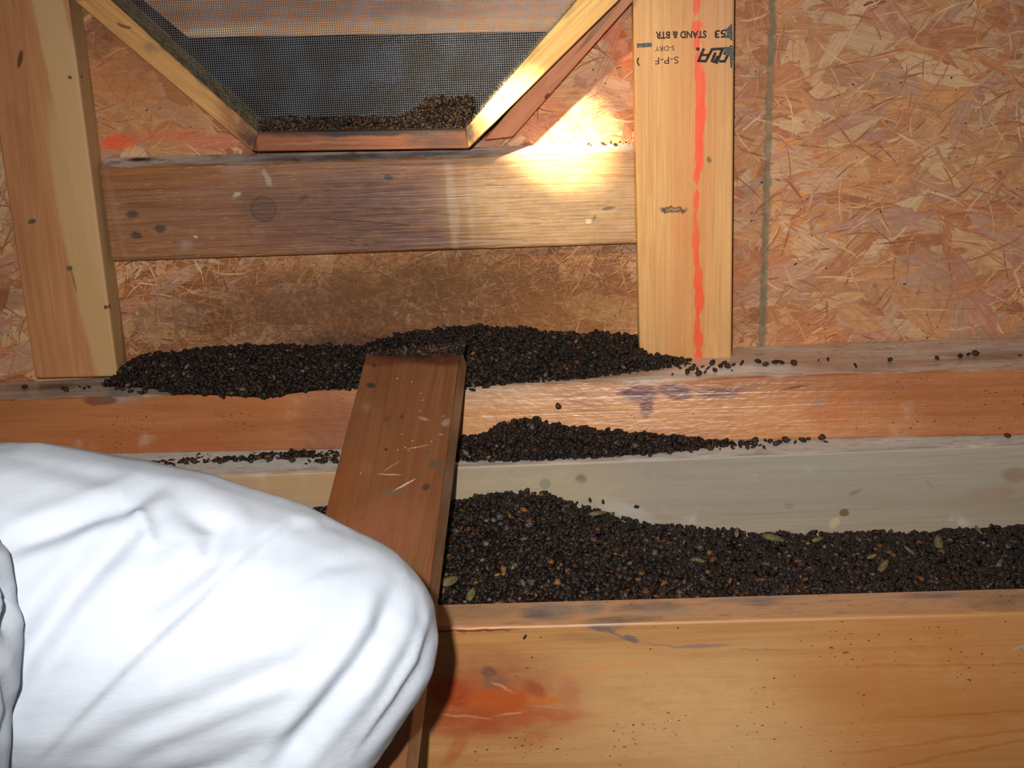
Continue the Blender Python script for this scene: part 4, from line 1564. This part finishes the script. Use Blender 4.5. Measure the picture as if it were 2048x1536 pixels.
nlu = nl if nl.z > 0 else -nl
ORD = ['rightmost', 'second', 'third', 'fourth', 'fifth', 'sixth', 'seventh', 'eighth', 'ninth', 'tenth', 'eleventh', 'twelfth', 'thirteenth', 'fourteenth',
       'fifteenth', 'sixteenth', 'seventeenth', 'eighteenth', 'nineteenth', 'twentieth', 'twenty-first', 'twenty-second', 'twenty-third', 'twenty-fourth',
       'twenty-fifth', 'twenty-sixth', 'twenty-seventh', 'twenty-eighth', 'twenty-ninth', 'thirtieth', 'thirty-first', 'thirty-second', 'thirty-third',
       'thirty-fourth', 'thirty-fifth', 'thirty-sixth', 'thirty-seventh', 'thirty-eighth', 'thirty-ninth', 'fortieth', 'forty-first', 'forty-second']


def row(pts, p0, n, where, group, sc=1.0, place=None, lift=0.0):
    for k, (x, y) in enumerate(sorted(pts, key=lambda q: -q[0])):
        P = place(x, y) if place else onPlane(x, y, p0, n)
        o_ = ORD[k] if k == 0 else ORD[k] + ' from the right'
        loose(P, n if n.z >= 0 else n, 'loose dropping ' + where + ', ' + o_, group, sc * random.uniform(0.9, 1.15))


row(((1395, 743), (1416, 740), (1441, 736), (1464, 742), (1484, 730), (1467, 732), (1425, 730), (1405, 735), (1448, 729), (1430, 745), (1516, 727), (1531, 733),
     (1551, 728), (1563, 729), (1588, 731), (1637, 722), (1656, 721), (1711, 735), (1780, 724), (1874, 720), (1920, 716), (1937, 712), (1950, 712), (2040, 712),
     (1360, 738), (1375, 748), (1345, 750), (1388, 735), (1372, 732), (1410, 747), (1398, 752), (1384, 742), (1455, 737)), E0, npt,
    'on the top plate right of the heaps', 'loose droppings on the plate to the right')
row(((50, 777), (125, 780), (133, 783), (160, 775), (169, 779), (178, 778), (236, 779), (246, 782), (290, 787), (262, 786), (282, 790)), E0, npt,
    'on the top plate below the left stud', 'loose droppings on the plate to the left')
row(((1420, 901), (1440, 900), (1465, 898), (1559, 887), (1571, 885), (1651, 885), (1644, 880), (1630, 878), (1615, 880), (1598, 880), (1605, 885), (1590, 887), (1748, 870),
     (1827, 866), (1866, 867), (2015, 876), (1520, 892), (1500, 890), (1480, 897), (1380, 905), (1300, 914), (1338, 908), (1150, 920), (1540, 887), (1580, 881), (1612, 877),
     (1510, 886), (1530, 885), (1495, 899), (1552, 892), (1528, 897), (1487, 890), (1508, 896), (1565, 880)), F0, nlu,
    'on the grey ledger right of the plank', 'loose droppings on the ledger to the right')
row(((325, 932), (347, 933), (371, 929), (441, 928), (502, 926), (584, 925), (612, 929), (619, 924), (650, 925), (540, 924)), F0, nlu,
    'on the grey ledger left of the plank', 'loose droppings on the ledger to the left')
for x, y, lb in ((1050, 1273, 'single dark dropping stuck to the front joist face below its upper edge'),):
    loose(onY(x, y, TF.y), (0, -1, 0), lb, None, 1.1)
for x, y, lb in ((1117, 812, 'single dark dropping stuck to the orange plate face, above the ledge mound'), (945, 779, 'single brown dropping stuck to the plate edge beside the plank top')):
    loose(onPlane(x, y, p1, n1), -n1, lb, None)
row(((1206, 1002), (1165, 1012), (1180, 999), (1273, 1012)), Vector((0, Yg, 0)), Vector((0, -1, 0)), 'stuck to the ledger face above the trough',
    'droppings stuck to the ledger face', 0.7)
ZC = onY(1120, 300, Y_CROSS).z
nc = Vector((0, -0.4, 0.9)).normalized()
row(((1205, 289), (1222, 287), (1240, 285), (1252, 286), (1177, 290), (1230, 292)), None, nc, 'on the rail edge beside the stamped stud',
    'droppings on the rail', 0.6, place=lambda x, y: onY(x, y, -0.012))

# ------------------------------------------------------------------ pale husks lying in the trough
TRa = np.array(TR, dtype=float)


def on_heap(x, y):
    B = onY(x, float(np.interp(x, TRa[:, 0], TRa[:, 1])), Yg - 0.001)
    fx = onY(x, float(np.interp(x, (-500, 885, 2048, 2500), (1240, 1212, 1186, 1176))), TB.y + 0.004)
    fx.z -= 0.002
    lo_t, hi_t = 0.0, 1.0
    for _ in range(24):
        t = (lo_t + hi_t) / 2
        P = B + (fx - B) * t
        P.z += (B.z - fx.z) * math.sin(math.pi * t) * 0.10 + 0.004
        q = project(np.array([tuple(P)]))[1][0]
        if q < y:
            lo_t = t
        else:
            hi_t = t
    return P


husk = NT('pale husk')
hn = husk.noise(husk.coord('Object'), scale=260, detail=3)
husk.set(husk.bsdf.inputs['Base Color'], husk.mix(husk.rng(hn, 0.35, 0.65), lin((150, 138, 96)), lin((112, 98, 62))))
husk.bsdf.inputs['Roughness'].default_value = 0.55


def husk_mesh(l, w_, k):
    bm = bmesh.new()
    n, m_ = 9, 5
    g = []
    rr = random.Random(k)
    for i in range(n):
        t = i / (n - 1)
        hw = w_ / 2 * math.sin(math.pi * min(1, t * 0.93 + 0.05)) ** 0.7 * (1 - 0.25 * t) + 0.0002
        row = []
        for j in range(m_):
            v = j / (m_ - 1) * 2 - 1
            row.append(bm.verts.new(((t - 0.5) * l, v * hw + rr.uniform(-1, 1) * 0.0002, 0.0012 * (1 - v * v) + 0.0012 * math.sin(t * 3 + k))))
        g.append(row)
    for i in range(n - 1):
        for j in range(m_ - 1):
            bm.faces.new((g[i][j], g[i + 1][j], g[i + 1][j + 1], g[i][j + 1]))
    bmesh.ops.solidify(bm, geom=bm.faces[:], thickness=0.0003)
    me = bpy.data.meshes.new('pale_husk')
    bm.to_mesh(me)
    bm.free()
    for p in me.polygons:
        p.use_smooth = True
    me.materials.append(husk.mat)
    return me


for k, (x, y, l, w_, rot, lb) in enumerate(((1546, 1080, 0.017, 0.0065, -18, 'largest pale husk, lying flat near the middle of the trough top edge'),
                                            (1635, 1083, 0.010, 0.0045, 20, 'slim pale husk just right of the largest one in the trough'),
                                            (1876, 1088, 0.013, 0.0085, 80, 'broad triangular pale husk near the right end of the trough'),
                                            (1766, 1135, 0.013, 0.006, 50, 'yellowish pale husk low in the trough near the joist'),
                                            (1742, 1116, 0.007, 0.004, 10, 'small pale husk above the yellowish one in the trough'),
                                            (1956, 1065, 0.009, 0.003, -75, 'narrow upright pale husk at the far right trough edge'),
                                            (1473, 1070, 0.008, 0.004, 80, 'small upright pale husk where the trough heap meets the ledger'),
                                            (1196, 1031, 0.014, 0.0045, 8, 'pale grey flake near the peak of the trough heap'),
                                            (900, 1165, 0.013, 0.009, 30, 'dusty pale flake beside the plank in the trough'),
                                            (942, 1192, 0.011, 0.007, 70, 'dusty pale flake low in the trough against the joist'),
                                            (1400, 1124, 0.008, 0.004, -30, 'faint grey husk in the middle of the trough'),
                                            (1818, 1105, 0.010, 0.003, -60, 'thin brownish husk splinter in the trough'))):
    P = on_heap(x, y)
    o = bpy.data.objects.new('pale_husk', husk_mesh(l * 1.3, w_ * 1.3, k))
    COL.objects.link(o)
    tiltq = Quaternion((1, 0, 0), math.radians(34))
    o.rotation_mode = 'QUATERNION'
    o.rotation_quaternion = tiltq @ Quaternion((0, 0, 1), math.radians(rot))
    o.location = P + Vector((0, -0.0012, 0.0022))
    tag(o, lb, 'husk', 'pale husks in the trough')

# ------------------------------------------------------------------ droppings caked on the plank's top end
r_ = np.random.default_rng(77)
pts_ = []
while len(pts_) < 520:
    x, y = r_.uniform(735, 930), r_.uniform(684, 716)
    if r_.random() < ((712 - y) / 26 if y > 692 else 1.0) and x < 932 - (y - 684) * 0.25:
        P = onPlane(x, y, PC[0] - npl * 0.0008, npl)
        l = fpk.loc(P)
        if l.x > 0.001:
            pts_.append(tuple(P))
V, F, C = pellet_soup(np.array(pts_), seed=5, size=0.55, rare=0.25, tint=1.25)
tag(soup_mesh('droppings_crust', V, F, C, gm.mat), "crumbly dark crust of droppings on the loose plank's top end", 'droppings', kind='stuff')
